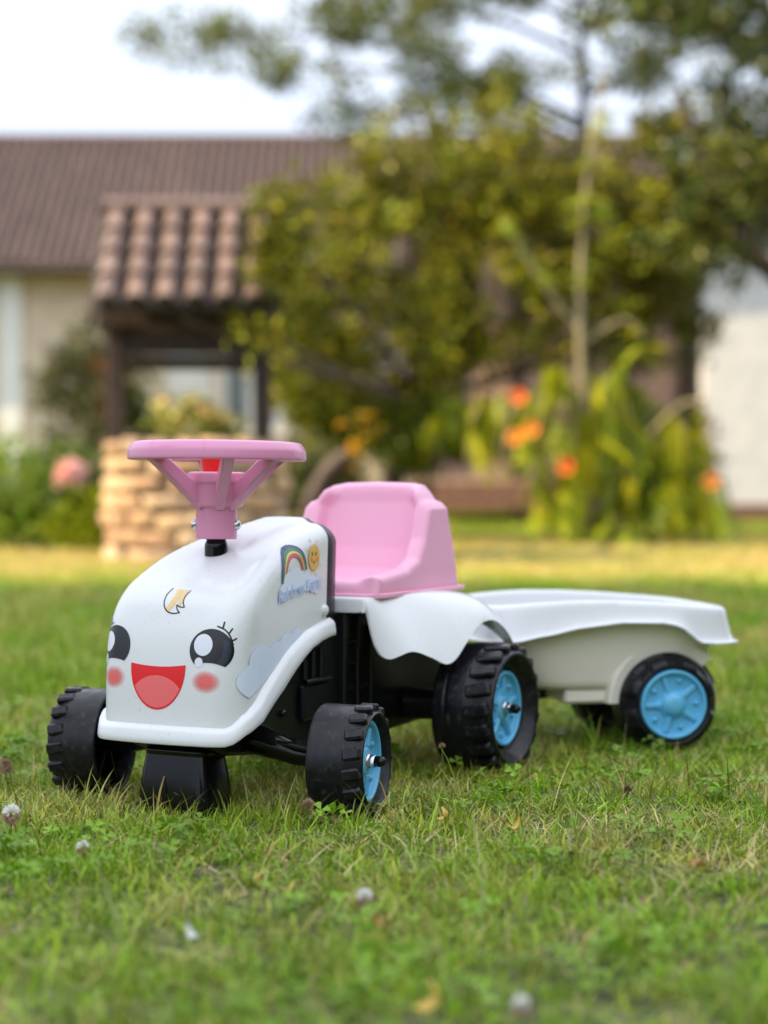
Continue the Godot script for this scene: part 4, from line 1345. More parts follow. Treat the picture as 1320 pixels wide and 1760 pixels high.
func wheel_rim(w: Node3D, x: float, r: float, nut: float, star := 5) -> void:
	var k := r / 0.047
	var rim := obj("rim", lathe_x(soft([Vector2(x - 0.006, r + 0.0005), Vector2(x + 0.0115, r), Vector2(x + 0.0125, r - 0.0025), Vector2(x + 0.0115, r - 0.005), Vector2(x + 0.0045, r - 0.0065), Vector2(x + 0.0035, 0.018 * k), Vector2(x + 0.0095, 0.015 * k), Vector2(x + 0.0105, 0.0)], 0.0018, 3), 56), M.blue, w)
	for i in star:
		var a := TAU * i / star
		var b := Basis(Vector3.RIGHT, a)
		obj("spoke", done(cbox(Vector3(0.006, 0.025 * k, 0.0075 * k), 0.002)), M.blue, rim, b * Vector3(x + 0.006, 0.028 * k, 0), b)
		obj("boss", lathe_x([Vector2(0, 0.004 * k), Vector2(0.0035, 0.0035 * k), Vector2(0.005, 0.0)], 12), M.blue, rim, Basis(Vector3.RIGHT, a + PI / star) * Vector3(x + 0.004, 0.033 * k, 0))
		obj("arch", tube_mesh(smooth_arc(0.0125 * k, a + PI / star, 0.030 * k, x + 0.0045), [0.0019, 0.0024, 0.0026, 0.0026, 0.0024, 0.0019], 8), M.blue, rim)
	if nut > 0.0:
		obj("washer", lathe_x([Vector2(x + 0.009, 0.0085), Vector2(x + 0.0125, 0.0085), Vector2(x + 0.0125, 0.0)], 20), M.steel, w)
		obj("nut", lathe_x([Vector2(x + 0.0125, 0.0072), Vector2(x + 0.0185, 0.0072), Vector2(x + 0.0195, 0.006), Vector2(x + 0.0195, 0.0)], 6), M.steel, w)
		obj("axle_cap", lathe_x(soft([Vector2(x + 0.018, 0.0062), Vector2(x + 0.026, 0.0062), Vector2(x + 0.0305, 0.0045), Vector2(x + 0.0315, 0.0)], 0.003, 4), 20), M.gloss_black, w)

func smooth_arc(r: float, a: float, at: float, x: float) -> Array:
	var out := []
	for i in 6:
		var t := -1.25 + 2.5 * i / 5.0
		var v := Vector2(at - 0.004 - r * cos(t) * 0.8, r * sin(t))
		out.append(Basis(Vector3.RIGHT, a) * Vector3(x, v.x, v.y))
	return out

func rear_wheel(t: Node3D, at: Vector3, yaw: float) -> void:
	var w := group_node("rear_wheel", t, at, yaw)
	w.rotation.x = rng.randf() * 3.0
	obj("tyre", lathe_x(soft([Vector2(0.012, 0.0), Vector2(0.012, 0.0485), Vector2(0.019, 0.052), Vector2(0.0225, 0.058), Vector2(0.034, 0.0655), Vector2(0.0385, 0.0695), Vector2(0.0385, 0.073), Vector2(0.034, 0.0755), Vector2(0.012, 0.0775), Vector2(0.002, 0.0830), Vector2(-0.022, 0.0838), Vector2(-0.0235, 0.0822), Vector2(-0.0265, 0.0822), Vector2(-0.028, 0.0832), Vector2(-0.042, 0.0822), Vector2(-0.0445, 0.080), Vector2(-0.043, 0.077), Vector2(0.006, 0.074), Vector2(0.006, 0.0)], 0.002, 3), 84), M.rubber, w)
	var lug := box(Vector3(0.034, 0.0115, 0.0165), 0.0024)
	for i in 19:
		var a := TAU * i / 19.0
		piece("tread_lug", lug, M.rubber, w, Transform3D(Basis(Vector3.RIGHT, a) * Basis(Vector3.UP, 0.2), Basis(Vector3.RIGHT, a) * Vector3(0.0185, 0.0788, 0)))
	wheel_rim(w, 0.0125, 0.0485, 0.03)
	obj("axle_stub", lathe_x([Vector2(-0.08, 0.012), Vector2(0.008, 0.014)], 16), M.black, w)

func make_seat(t: Node3D) -> void:
	var side := PackedVector2Array([Vector2(-0.214, 0.232), Vector2(-0.221, 0.260), Vector2(-0.30, 0.268), Vector2(-0.330, 0.280), Vector2(-0.350, 0.305), Vector2(-0.368, 0.345), Vector2(-0.378, 0.382), Vector2(-0.418, 0.382), Vector2(-0.428, 0.33), Vector2(-0.452, 0.232)])
	var front := PackedVector2Array([Vector2(-0.1, 0.2), Vector2(0.1, 0.2), Vector2(0.1005, 0.27), Vector2(0.0965, 0.342), Vector2(0.090, 0.350), Vector2(0.080, 0.3535), Vector2(0.075, 0.362), Vector2(0.067, 0.3725), Vector2(0.05, 0.3765), Vector2(0, 0.3785), Vector2(-0.05, 0.3765), Vector2(-0.067, 0.3725), Vector2(-0.075, 0.362), Vector2(-0.080, 0.3535), Vector2(-0.090, 0.350), Vector2(-0.0965, 0.342), Vector2(-0.1005, 0.27)])
	var hollow := PackedVector2Array([Vector2(-0.15, 0.2575), Vector2(-0.33, 0.2530), Vector2(-0.358, 0.262), Vector2(-0.374, 0.29), Vector2(-0.392, 0.35), Vector2(-0.400, 0.42), Vector2(-0.15, 0.42)])
	var waist := PackedVector2Array([Vector2(-0.071, 0.30), Vector2(-0.069, 0.345), Vector2(-0.062, 0.36), Vector2(-0.058, 0.42), Vector2(0.058, 0.42), Vector2(0.062, 0.36), Vector2(0.069, 0.345), Vector2(0.071, 0.30), Vector2(0.078, 0.2), Vector2(-0.078, 0.2)])
	var f := func(p: Vector3) -> float:
		var a := sdf_poly(Vector2(p.z, p.y), side)
		var b := sdf_poly(Vector2(p.x, p.y), front)
		var d := smax(a, b, 0.012)
		if absf(d) > 0.03 and d > 0.0:
			return d
		var c := sdf_poly(Vector2(p.z, p.y), hollow)
		var e := sdf_poly(Vector2(p.x, p.y), waist)
		return smax(d, -smax(c, e, 0.016), 0.014)
	obj("seat", sdf_mesh(Vector3(-0.112, 0.220, -0.464), Vector3(0.112, 0.392, -0.204), 0.0042, f), M.seat, t)
	obj("seat_flange", prism(PackedVector2Array([Vector2(-0.104, 0.455), Vector2(-0.104, 0.225), Vector2(-0.09, 0.2115), Vector2(0.09, 0.2115), Vector2(0.104, 0.225), Vector2(0.104, 0.455)]), 0.003, 0.001), M.seat, t, Vector3(0, 0.2355, 0), Basis(Vector3.RIGHT, Vector3(0, 0, -1), Vector3.UP))

func make_rear_body(t: Node3D) -> void:
	var k := [[-0.190, 0.086, 0.2195, 0.093, 0.2165, 0.9], [-0.1915, 0.088, 0.2305, 0.095, 0.217, 0.9], [-0.194, 0.089, 0.2345, 0.097, 0.217, 0.9], [-0.199, 0.090, 0.2345, 0.106, 0.176, 0.6], [-0.208, 0.092, 0.2345, 0.119, 0.159, 0.4], [-0.235, 0.095, 0.2345, 0.138, 0.167, 0.35], [-0.265, 0.10, 0.2345, 0.149, 0.158, 0.35], [-0.288, 0.105, 0.235, 0.159, 0.148, 0.4], [-0.303, 0.108, 0.2355, 0.166, 0.154, 0.45], [-0.322, 0.112, 0.236, 0.172, 0.174, 0.55], [-0.350, 0.116, 0.236, 0.176, 0.194, 0.7], [-0.385, 0.117, 0.234, 0.178, 0.198, 0.75], [-0.42, 0.115, 0.229, 0.177, 0.187, 0.7], [-0.45, 0.108, 0.221, 0.175, 0.170, 0.6], [-0.475, 0.10, 0.209, 0.170, 0.154, 0.5], [-0.492, 0.09, 0.194, 0.165, 0.143, 0.5]]
	var n := k.size() - 1
	var val := func(u: float, c: int) -> float:
		var i := clampi(floori(u * n), 0, n - 1)
		return cubic_interpolate(k[i][c], k[i + 1][c], k[maxi(i - 1, 0)][c], k[mini(i + 2, n)][c], u * n - i)
	obj("rear_body", sheet(150, 64, func(u: float, v: float) -> Vector3:
		var s := v * 2.0 - 1.0
		var w := absf(s)
		var d := Vector2(val.call(u, 1), val.call(u, 2))
		var l := Vector2(val.call(u, 3), val.call(u, 4))
		var p: Vector2
		if w < 0.4:
			p = Vector2(d.x * w / 0.4, d.y)
		else:
			var b: float = val.call(u, 5)
			var c := Vector2(lerpf(d.x, l.x, b), lerpf(d.y, l.y, (1.0 - b) * 0.35))
			var tt := (w - 0.4) / 0.6
			p = d.lerp(c, tt).lerp(c.lerp(l, tt), tt)
		return Vector3(signf(s) * p.x, p.y, val.call(u, 0)), -0.003, false, func(p: Vector3, u: float, v: float) -> Vector3:
		var w := smoothstep(0.35, 0.8, absf(v * 2.0 - 1.0))
		return p + Vector3(-signf(p.x) * 0.0028 * w, -0.003 * (1.0 - w), 0)), M.white, t)
	obj("rear_cap", done(cbox(Vector3(0.05, 0.02, 0.05), 0.004)), M.white, t, Vector3(0.02, 0.214, -0.475))

func make_chassis(t: Node3D) -> void:
	var zy := Basis(Vector3(0, 0, 1), Vector3.UP, Vector3(-1, 0, 0))
	var ch := obj("chassis", prism(PackedVector2Array([Vector2(0.095, 0.112), Vector2(0.1, 0.082), Vector2(0.06, 0.068), Vector2(-0.06, 0.056), Vector2(-0.30, 0.052), Vector2(-0.46, 0.058), Vector2(-0.485, 0.085), Vector2(-0.485, 0.185), Vector2(-0.44, 0.214), Vector2(-0.20, 0.213), Vector2(-0.12, 0.185), Vector2(-0.05, 0.165), Vector2(0.02, 0.135)]), 0.055, 0.004), M.black, t, Vector3.ZERO, zy)
	for s in [1.0, -1.0]:
		for q in [[-0.195, 0.14, 0.009, 0.15, 0.012], [-0.236, 0.145, 0.006, 0.13, 0.008], [-0.272, 0.135, 0.007, 0.12, 0.008], [-0.125, 0.16, 0.006, 0.05, 0.007], [-0.145, 0.16, 0.006, 0.05, 0.007], [-0.105, 0.155, 0.006, 0.06, 0.007]]:
			obj("rib", box(Vector3(q[4], q[3], q[2]), 0.0015), M.black, t, Vector3(s * (0.055 + q[4] / 2 - 0.001), q[1], q[0]))
		for q in [[-0.216, 0.178], [-0.216, 0.150], [-0.238, 0.118], [-0.216, 0.092]]:
			obj("rib", box(Vector3(0.007, 0.005, 0.036 if q[1] != 0.118 else 0.09), 0.0015), M.black, t, Vector3(s * 0.0575, q[1], q[0]))
		obj("cover_plate", box(Vector3(0.012, 0.045, 0.062), 0.004), M.black, t, Vector3(s * 0.059, 0.113, -0.125))
		obj("cover_lip", tube_mesh([Vector3(s * 0.0655, 0.138, -0.155), Vector3(s * 0.0655, 0.138, -0.095)], [0.0035, 0.0035], 8), M.black, t)
		obj("exhaust", tube_mesh([Vector3(s * 0.061, 0.186, -0.145), Vector3(s * 0.063, 0.178, -0.1), Vector3(s * 0.061, 0.172, -0.07)], [0.006, 0.0075, 0.006], 10), M.black, t)
		obj("bolt", lathe_x([Vector2(0.0, 0.005), Vector2(0.006, 0.0045), Vector2(0.007, 0.0)], 12), M.black, t, Vector3(s * 0.055, 0.105, -0.055), Basis(Vector3.UP, 0.0 if s > 0 else PI))
		# front axle arm
		obj("axle_arm", tube_mesh([Vector3(s * 0.03, 0.088, 0.015), Vector3(s * 0.075, 0.082, 0.018), Vector3(s * 0.115, 0.068, 0.01), Vector3(s * 0.165, 0.064, 0.0)], [0.019, 0.018, 0.013, 0.011], 12), M.gloss_black, t)
		obj("axle_plate", box(Vector3(0.11, 0.006, 0.03), 0.002), M.gloss_black, t, Vector3(s * 0.105, 0.081, 0.012), Basis(Vector3(0, 0, 1), -s * 0.14))
		obj("rear_axle", tube_mesh([Vector3(s * 0.06, 0.0845, -0.38), Vector3(s * 0.15, 0.0845, -0.38)], [0.022, 0.018], 14), M.black, t)
	# front support block
	obj("front_support", grid_mesh(48, 11, func(u: float, v: float) -> Vector3:
		var k: Array = [[1.06, 0.0], [1.0, 0.028], [0.93, 0.05], [0.86, 0.0685], [0.85, 0.0705], [0.87, 0.072], [0.87, 0.0745], [0.83, 0.0765], [0.72, 0.0775], [0.66, 0.082], [0.62, 0.094], [0.0, 0.096]][roundi(v * 11)]
		var a := u * TAU
		var c := Vector2(signf(cos(a)) * pow(absf(cos(a)), 0.28), signf(sin(a)) * pow(absf(sin(a)), 0.28))
		return Vector3(0.0475 * c.x * k[0], k[1], 0.066 + 0.031 * c.y * k[0])), M.gloss_black, t)

func tractor() -> void:
	var t := thing("toy_tractor", "white toy ride on tractor with a smiling face, pink steering wheel and pink seat", "toy tractor", Vector3(-0.197, 0, -2.389), deg_to_rad(-28.0))
	make_hood(t)
	make_steering(t)
	make_chassis(t)
	make_seat(t)
	make_rear_body(t)
	var steer := deg_to_rad(11.0)
	front_wheel(t, Vector3(0.178, 0.064, 0.0), steer)
	front_wheel(t, Vector3(-0.178, 0.064, 0.0), PI + steer)
	rear_wheel(t, Vector3(0.176, 0.0845, -0.38), 0.0)
	rear_wheel(t, Vector3(-0.176, 0.0845, -0.38), PI)
	obj("hitch_pin", lathe_y(soft([Vector2(0.0, 0.0), Vector2(0.012, 0.0), Vector2(0.012, 0.04), Vector2(0.02, 0.05), Vector2(0.0, 0.056)], 0.003), 16), M.black, t, Vector3(0, 0.07, -0.515))
	obj("hitch_plate", box(Vector3(0.06, 0.012, 0.07), 0.003), M.black, t, Vector3(0, 0.075, -0.505))

func rim_height(z: float) -> float:
	return curve([Vector2(-0.1, 0.1965), Vector2(0.0, 0.2025), Vector2(0.09, 0.2080), Vector2(0.17, 0.2110), Vector2(0.22, 0.2085), Vector2(0.265, 0.202)], clampf((z + 0.1) / 0.365, 0.0, 1.0)).y

func ring(a: float, hl: float, hw: float, zc: float) -> Vector2:   # rounded rectangle in plan, (x, z)
	var c := cos(a)
	var s := sin(a)
	return Vector2(signf(c) * pow(absf(c), 0.36) * hw, zc + signf(s) * pow(absf(s), 0.36) * hl)

func trailer() -> void:
	var t := thing("toy_trailer", "small white toy trailer with one blue wheel showing, hitched behind the tractor", "toy trailer", Vector3(0.3715, 0, -2.943), deg_to_rad(-77.0))
	obj("tub", sheet(96, 18, func(u: float, v: float) -> Vector3:
		var e := pow(v, 1.5)
		var hl := lerpf(0.166, 0.118, e)
		var hw := lerpf(0.122, 0.103, e)
		if v > 0.85:
			var q := (v - 0.85) / 0.15
			hl *= sqrt(maxf(1.0 - q * q, 0.0))
			hw *= sqrt(maxf(1.0 - q * q, 0.0))
		var zc := lerpf(0.082, 0.068, e)
		var p := ring(u * TAU, hl, hw, zc)
		var y := lerpf(rim_height(p.y) - 0.002, 0.088, minf(pow(v / 0.9, 0.85), 1.0)) - (0.004 * (v - 0.9) / 0.1 if v > 0.9 else 0.0)
		return Vector3(p.x, y, p.y), -0.003, true), M.cream, t)
	obj("tub_lining", grid_mesh(96, 14, func(u: float, v: float) -> Vector3:
		var e := pow(v, 1.5)
		var k := sqrt(maxf(1.0 - pow(maxf(v - 0.82, 0.0) / 0.18, 2.0), 0.0))
		var p := ring(u * TAU, lerpf(0.161, 0.110, e) * k, lerpf(0.117, 0.096, e) * k, lerpf(0.082, 0.068, e))
		return Vector3(p.x, lerpf(rim_height(p.y) - 0.004, 0.096, minf(pow(v / 0.9, 0.85), 1.0)), p.y)), M.white, t)
	var low := [[-0.12, 0.153], [-0.06, 0.1525], [-0.035, 0.1545], [-0.02, 0.166], [-0.005, 0.178], [0.02, 0.183], [0.09, 0.1845], [0.14, 0.178], [0.19, 0.168], [0.23, 0.160], [0.3, 0.158]]
	var low_at := func(z: float) -> float:
		for i in low.size() - 1:
			if z <= low[i + 1][0]:
				var w: float = clampf((z - low[i][0]) / (low[i + 1][0] - low[i][0]), 0.0, 1.0)
				return lerpf(low[i][1], low[i + 1][1], w * w * (3.0 - 2.0 * w) * 0.5 + w * 0.5)
		return low[-1][1]
	obj("rim_flange", sheet(144, 12, func(u: float, v: float) -> Vector3:
		var k: Array = [[-0.004, -0.012, 0.0], [-0.003, 0.0, 0.0], [0.001, 0.003, 0.0], [0.006, 0.0035, 0.0], [0.0105, 0.001, 0.0], [0.0125, -0.004, 0.0], [0.014, -0.006, 0.15], [0.0165, -0.006, 0.4], [0.019, -0.004, 0.7], [0.0215, 0.0, 0.93], [0.0235, 0.0, 0.985], [0.027, 0.0, 0.985], [0.0275, 0.0, 1.0]][roundi(v * 12)]
		var p := ring(u * TAU, 0.166 + k[0], 0.122 + k[0], 0.082)
		var top := rim_height(p.y)
		return Vector3(p.x, lerpf(top, low_at.call(p.y), k[2]) + k[1], p.y), -0.0022, true), M.white, t)
	for s in [1.0, -1.0]:
		obj("wheel_arch", grid_mesh(40, 6, func(u: float, v: float) -> Vector3:
			var a := deg_to_rad(lerpf(-44.0, 88.0, u))
			var k: Array = [[0.06, 0.093], [0.1115, 0.0905], [0.1150, 0.089], [0.1160, 0.0865], [0.1150, 0.0835], [0.113, 0.077], [0.109, 0.02]][roundi(v * 6)]
			return Vector3(s * k[0], k[1] * cos(a) + 0.0665, k[1] * sin(a)), s > 0.0), M.cream, t)
		var w := group_node("wheel", t, Vector3(s * 0.115, 0.069, 0.003), 0.0 if s > 0 else PI)
		obj("wheel_well", grid_mesh(24, 4, func(u: float, v: float) -> Vector3:
			var a := deg_to_rad(lerpf(-70.0, 70.0, u))
			var k: Array = [[0.11, 0.076], [0.066, 0.076], [0.062, 0.074], [0.061, 0.07], [0.061, 0.02]][roundi(v * 4)]
			return Vector3(s * k[0], k[1] * cos(a) + 0.0665, k[1] * sin(a)), s < 0.0), M.white, t)
		var prof := soft([Vector2(0.02, 0.0), Vector2(0.02, 0.0478), Vector2(0.0265, 0.0515), Vector2(0.028, 0.056), Vector2(0.021, 0.0645), Vector2(0.006, 0.0705), Vector2(-0.032, 0.0705), Vector2(-0.044, 0.064), Vector2(-0.046, 0.052), Vector2(-0.03, 0.045), Vector2(-0.03, 0.0)], 0.007, 5)
		var tyre := obj("tyre", lathe_x(prof, 132, func(x: float, r: float, a: float) -> float:
			if r < 0.054:
				return 0.0
			var c := absf(fposmod(a / TAU * 8.0, 1.0) - 0.5)
			var dip := smoothstep(0.27, 0.17, c)
			return -0.0075 * dip * smoothstep(0.004, 0.012, x) * smoothstep(0.0545, 0.060, r)), M.rubber, w)
		w.rotation.x = 0.35
		wheel_rim(w, 0.0165, 0.0478, 0.0)
		obj("hub_dome", lathe_x(soft([Vector2(0.02, 0.019), Vector2(0.027, 0.017), Vector2(0.0325, 0.010), Vector2(0.0335, 0.0)], 0.006, 4), 32), M.blue, w)
	obj("axle", tube_mesh([Vector3(-0.09, 0.0665, 0), Vector3(0.09, 0.0665, 0)], [0.01, 0.01], 12), M.black, t)
	obj("axle_block", box(Vector3(0.16, 0.022, 0.065), 0.004), M.cream, t, Vector3(0.02, 0.0795, 0.115))
	obj("bracket", box(Vector3(0.10, 0.03, 0.05), 0.004), M.black, t, Vector3(0, 0.072, 0.02))
	obj("drawbar", tube_mesh([Vector3(0, 0.08, 0.13), Vector3(0, 0.072, 0.2), Vector3(-0.015, 0.088, 0.285)], [0.013, 0.012, 0.011], 12), M.black, t)

# ==================================================================== lawn
func blades(n: int, h: float, w: float, spread: float, bend: float, sd: int, flat := 0.0) -> ArrayMesh:
	var g := RandomNumberGenerator.new()
	g.seed = sd
	var s := SurfaceTool.new()
	s.begin(Mesh.PRIMITIVE_TRIANGLES)
	s.set_smooth_group(-1)
	for i in n:
		var root := Vector3(g.randfn(0, spread * 0.5), -0.002, g.randfn(0, spread * 0.5))
		var a := g.randf() * TAU
		var outv := Vector3(cos(a), 0, sin(a))
		var side := Vector3(-sin(a), 0, cos(a)).rotated(Vector3.UP, g.randf_range(-0.9, 0.9))
		var hh := h * g.randf_range(0.45, 1.15)
		var ww := w * g.randf_range(0.6, 1.2)
		var b := bend * g.randf_range(0.3, 1.6)
		var lean := g.randf_range(0.05, 0.6) + flat
		var tone := exp(g.randf_range(-0.85, 0.75))
		var warm := g.randf_range(0.85, 1.3)
		s.set_color(Color(tone * warm, tone, tone * g.randf_range(0.6, 1.3)))
		var pts := []
		var p := root
		var segs := 4
		for k in segs + 1:
			pts.append(p)
			var t := float(k) / segs
			var ang := lean + b * t
			p += (Vector3.UP * cos(ang) + outv * sin(ang)) * hh / segs
		for k in segs:
			var w0 := ww * (1.0 - pow(float(k) / segs, 1.6)) * 0.5
			var w1 := ww * (1.0 - pow(float(k + 1) / segs, 1.6)) * 0.5
			var q := [pts[k] - side * w0, pts[k] + side * w0, pts[k + 1] + side * w1, pts[k + 1] - side * w1]
			for c in ([0, 1, 2, 0, 2, 3] if k < segs - 1 else [0, 1, 2]):
				s.add_vertex(q[c])
	return done(s)

func clover_patch(n: int, r: float, h: float, spread: float, sd: int) -> ArrayMesh:   # three round leaflets on each thin stalk
	var g := RandomNumberGenerator.new()
	g.seed = sd
	var s := SurfaceTool.new()
	s.begin(Mesh.PRIMITIVE_TRIANGLES)
	s.set_smooth_group(-1)
	for i in n:
		var at := Vector3(g.randfn(0, spread * 0.5), h * g.randf_range(0.5, 1.2), g.randfn(0, spread * 0.5))
		var tilt := Basis(Vector3(g.randf_range(-1, 1), 0, g.randf_range(-1, 1)).normalized(), g.randf_range(0, 0.7)) * Basis(Vector3.UP, g.randf() * TAU)
		for k in 3:
			var b := tilt * Basis(Vector3.UP, k * TAU / 3.0)
			var rr := r * g.randf_range(0.85, 1.15)
			var rim := []
			for m in 7:
				var a := -1.25 + 2.5 * m / 6.0
				rim.append(at + b * Vector3(sin(a) * rr * 0.55, 0.18 * rr * absf(sin(a)) + rr * 0.1, rr * (0.55 + 0.5 * cos(a))))
			for m in 6:
				for p in [at, rim[m], rim[m + 1]]:
					s.add_vertex(p)
		var foot := at * Vector3(1, 0, 1) + Vector3(g.randf_range(-1, 1), 0, g.randf_range(-1, 1)) * 0.006
		var sd2 := Vector3(0.0006, 0, 0.0003)
		for p in [foot - sd2, foot + sd2, at]:
			s.add_vertex(p)
	return done(s)

var patch := FastNoiseLite.new()

func sow(called: String, label: String, meshes: Array, n: int, d0: float, d1: float, m: Material, paint: Callable, keep, sc0 := 0.8, sc1 := 1.25) -> void:
	var where := []
	var cols := []
	for k in meshes:
		where.append([])
		cols.append([])
	for i in n:
		var d := sqrt(lerpf(d0 * d0, d1 * d1, rng.randf()))
		var x := rng.randf_range(-1, 1) * (0.1886 * d * 1.1 + 0.4 + 1.6 * smoothstep(3.0, 7.0, d))
		if keep != null and rng.randf() > keep.call(x, -d):
			continue
		var k := rng.randi() % meshes.size()
		var b := Basis(Vector3.UP, rng.randf() * TAU).scaled(Vector3(1, rng.randf_range(0.75, 1.15), 1) * rng.randf_range(sc0, sc1))
		where[k].append(Transform3D(b, Vector3(x, 0, -d)))
		cols[k].append(paint.call(x, -d))
	for k in meshes.size():
		if where[k].is_empty():
			continue
		var o := multi(called, meshes[k], m, self, where[k], cols[k])
		tag(o, label, "grass")

func pat(x: float, z: float, sc: float, off := 0.0) -> float:
	return patch.get_noise_2d(x * sc + off, z * sc + off * 1.7) * 1.6

func lawn() -> void:
	patch.seed = 5
	patch.frequency = 1.0
	patch.fractal_octaves = 3
	var green := func(x: float, z: float) -> Color:
		var dry := clampf(0.19 + 0.5 * pat(x, z, 1.6) + 0.25 * pat(x, z, 6.0, 3.0), 0.0, 0.8) + 0.62 * smoothstep(6.3, 8.0, -z) * smoothstep(12.4, 9.8, -z)  # last term: dried band past the shade edge, with painted sun brightness
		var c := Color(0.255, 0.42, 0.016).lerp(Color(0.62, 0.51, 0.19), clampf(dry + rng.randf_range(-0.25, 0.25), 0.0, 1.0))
		var k := exp(rng.randf_range(-0.4, 0.4))
		return Color(c.r * k * rng.randf_range(0.85, 1.2), c.g * k, c.b * k * rng.randf_range(0.7, 1.4))
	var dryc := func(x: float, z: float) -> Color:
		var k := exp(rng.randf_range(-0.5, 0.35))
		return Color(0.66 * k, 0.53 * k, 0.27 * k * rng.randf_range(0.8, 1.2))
	var near := []
	for i in 6:
		near.append(blades(16, [0.026, 0.034, 0.032][i % 3], 0.0022, 0.026, [0.8, 1.6, 2.4][i % 3], 200 + i, [0.0, 0.25, 0.5][i % 3]))
	sow("lawn_grass", "short green lawn grass round the toy and along the picture's lower edge", near, 14500, 0.95, 3.7, M.grass, green, func(x, z): return 0.75 + 0.4 * pat(x, z, 3.0, 9.0))
	var tall := []
	for i in 3:
		tall.append(blades(6, 0.062, 0.0030, 0.03, [0.9, 1.7, 2.4][i], 230 + i))
	sow("tall_grass", "longer loose grass blades standing over the short lawn", tall, 1900, 0.95, 4.2, M.grass, green, func(x, z): return 0.35 + 0.9 * pat(x, z, 2.2, 5.0))
	var thatch := []
	for i in 4:
		thatch.append(blades(9, 0.04, 0.0016, 0.03, 0.7, 240 + i, [0.5, 0.8, 1.0, 0.7][i]))
	sow("dry_grass", "dry straw coloured blades lying between the green grass", thatch, 8300, 0.95, 4.0, M.straw, dryc, func(x, z): return clampf(0.5 + 0.9 * pat(x, z, 1.8, 2.0), 0.12, 1.0))
	var stalk := []
	for i in 3:
		stalk.append(blades(2, 0.075, 0.0013, 0.05, 0.5, 250 + i))
	sow("grass_stalk", "thin pale grass stalks rising above the lawn", stalk, 560, 1.3, 4.5, M.straw, dryc, null)
	var cl := []
	for i in 4:
		cl.append(clover_patch(5, 0.0085, 0.022, 0.04, 260 + i))
	sow("clover", "small round clover leaves growing through the lawn", cl, 1150, 0.95, 3.6, M.grass, func(x, z):
		var k := exp(rng.randf_range(-0.35, 0.35))
		return Color(0.18 * k, 0.30 * k, 0.032 * k), func(x, z): return clampf(0.25 + 1.1 * pat(x, z, 2.6, 13.0), 0.0, 1.0))
	var mid := []
	for i in 4:
		mid.append(blades(22, 0.04, 0.0042, 0.06, 0.9, 270 + i))
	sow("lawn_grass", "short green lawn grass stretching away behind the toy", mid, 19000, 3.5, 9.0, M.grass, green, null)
	sow("dry_grass", "dry straw coloured blades in the farther lawn", thatch, 8000, 3.8, 9.0, M.straw, dryc, null, 1.2, 2.0)
	var far := []
	for i in 3:
		far.append(blades(26, 0.05, 0.007, 0.13, 0.9, 280 + i))
	sow("lawn_grass", "dry lawn grass, partly coloured sunlit, reaching to the house and the deck", far, 18000, 8.6, 18.5, M.grass, green, null)
	sow("dry_grass", "dried grass in the strip before the deck, its paleness partly painted sunlight", thatch, 9500, 7.2, 11.4, M.straw, dryc, null, 1.6, 2.6)

func clover_head(sd: int) -> ArrayMesh:   # a ball of thin florets, the lower ones hanging
	var g := RandomNumberGenerator.new()
	g.seed = sd
	var s := SurfaceTool.new()
	s.begin(Mesh.PRIMITIVE_TRIANGLES)
	s.set_smooth_group(-1)
	for i in 60:
		var y := 1.0 - 1.5 * (i + 0.5) / 60.0
		var a := i * 2.399963
		var r := sqrt(maxf(1.0 - y * y, 0.0))
		var d := Vector3(r * cos(a), y + 0.25, r * sin(a)).normalized()
		var side := d.cross(Vector3(g.randf_range(-1, 1), 1, g.randf_range(-1, 1))).normalized()
		var up := side.cross(d)
		var l := 0.0105 * g.randf_range(0.85, 1.15)
		var b := d * 0.003
		var tip := d * l + up * 0.0012
		for q in [[b, d * l * 0.7 + side * 0.0014, tip], [b, tip, d * l * 0.7 - side * 0.0014], [b, d * l * 0.75 + up * 0.0018, tip]]:
			for p in q:
				s.add_vertex(p)
	return done(s)

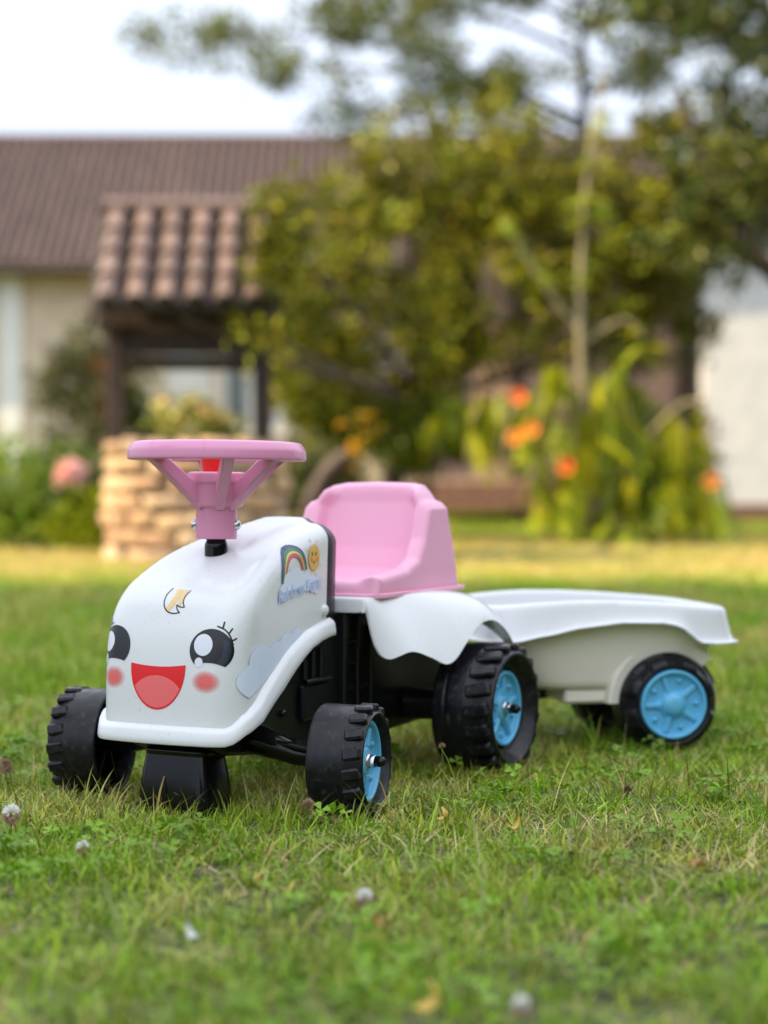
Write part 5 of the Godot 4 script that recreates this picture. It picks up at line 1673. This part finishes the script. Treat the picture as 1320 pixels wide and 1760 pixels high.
func litter() -> void:
	var white := mat(lin(0.84, 0.82, 0.78), 0.6)
	white.backlight_enabled = true
	white.backlight = Color(0.5, 0.5, 0.48)
	var brown := mat(lin(0.17, 0.09, 0.05), 0.75)
	var tan := mat(lin(0.42, 0.26, 0.17), 0.7)
	var stem := mat(lin(0.09, 0.15, 0.03), 0.5)
	var heads: Array = [
		[-0.396, 2.154, 0.030, 1.15, white, "white clover flower at the left edge of the lawn, the largest one in focus", "white clover flowers in the lawn"],
		[-0.299, 2.012, 0.020, 0.8, white, "small white clover flower low in the grass, left of the front support", "white clover flowers in the lawn"],
		[-0.0167, 1.769, 0.022, 0.9, white, "blurred white clover flower in the grass in front of the near front wheel", "white clover flowers in the lawn"],
		[0.0956, 1.406, 0.024, 0.85, white, "strongly blurred white clover flower nearest to the lower edge of the lawn", "white clover flowers in the lawn"],
		[-0.466, 2.50, 0.03, 1.0, tan, "faded pinkish brown clover head beside the far front wheel", "withered clover heads in the lawn"],
		[-0.0837, 2.235, 0.024, 0.95, tan, "withered tan clover head just in front of the near front wheel", "withered clover heads in the lawn"],
		[0.185, 1.991, 0.015, 0.75, brown, "small dark brown clover head in the grass under the rear wheel", "withered clover heads in the lawn"],
		[0.283, 2.36, 0.02, 0.75, brown, "dark brown clover head near the trailer wheel", "withered clover heads in the lawn"],
		[0.425, 2.08, 0.018, 0.7, brown, "dark brown clover head in the grass at the right edge", "withered clover heads in the lawn"],
		[0.072, 2.52, 0.05, 0.55, tan, "tiny pale pink clover head standing before the rear wheel", "withered clover heads in the lawn"]]
	var k := 0
	for h in heads:
		var o := thing("clover_flower", h[5], "flower", Vector3(h[0], 0, -h[1]), rng.randf() * 6.0, h[6])
		obj("head", clover_head(300 + k), h[4], o, Vector3(0, h[2], 0), Basis(Vector3(1, 0, 0.4).normalized(), rng.randf_range(-0.5, 0.5)).scaled(Vector3.ONE * h[3] * 0.85))
		if k < 5:
			obj("withered_floret", clover_head(320 + k), tan, o, Vector3(0, h[2] - 0.003 * h[3], 0), Basis(Vector3.RIGHT, PI).scaled(Vector3.ONE * h[3] * 0.85))
		obj("stem", tube_mesh([Vector3(0.004, -0.002, 0.003), Vector3(0.001, h[2] * 0.6, 0), Vector3(0, h[2], 0)], [0.0011, 0.001, 0.001], 6), stem, o)
		k += 1
	var yellow := mat(lin(0.72, 0.50, 0.10), 0.5)
	yellow.backlight_enabled = true
	yellow.backlight = Color(0.6, 0.45, 0.1)
	var ochre := mat(lin(0.42, 0.22, 0.06), 0.6)
	var pale := mat(lin(0.66, 0.66, 0.62), 0.6)
	var leaves := [
		[0.138, 2.119, 0.019, 1.0, yellow, "curled yellow fallen leaf on the lawn below the trailer", 0.4],
		[0.069, 2.208, 0.018, 0.9, yellow, "upright bright yellow fallen leaf in the grass right of the front wheel", 1.3],
		[0.038, 1.413, 0.025, 1.35, yellow, "large blurred yellow fallen leaf at the very front of the lawn", 1.2],
		[-0.005, 1.674, 0.018, 1.0, ochre, "blurred orange brown fallen leaf in the middle of the front lawn", 0.5],
		[-0.154, 1.613, 0.022, 1.1, pale, "whitish fallen petal in the front lawn, left of the middle", 0.5],
		[-0.116, 1.825, 0.024, 1.0, yellow, "narrow yellow fallen leaf standing upright in the front lawn", 1.4],
		[0.30, 1.93, 0.016, 0.9, ochre, "brown fallen leaf in the grass at the right", 0.3]]
	var lf := sheet(8, 8, func(u: float, v: float) -> Vector3:
		var w := 0.0085 * pow(sin(minf(u * 0.94 + 0.03, 1.0) * PI), 0.75)
		var x := (v - 0.5) * 2.0
		return Vector3(x * w, 0.004 * x * x + 0.004 * sin(u * 5.0) * x, (u - 0.5) * 0.026) + Vector3(0, 0.006 * (u - 0.5) * (u - 0.5) * 8.0, 0), 0.0003)
	for l in leaves:
		var o := obj("fallen_leaf", lf, l[4], self, Vector3(l[0], l[2], -l[1]), Basis(Vector3.UP, rng.randf() * 6.0) * Basis(Vector3.RIGHT, l[6]).scaled(Vector3.ONE * l[3] * 0.62))
		tag(o, l[5], "leaf", "fallen leaves on the lawn")
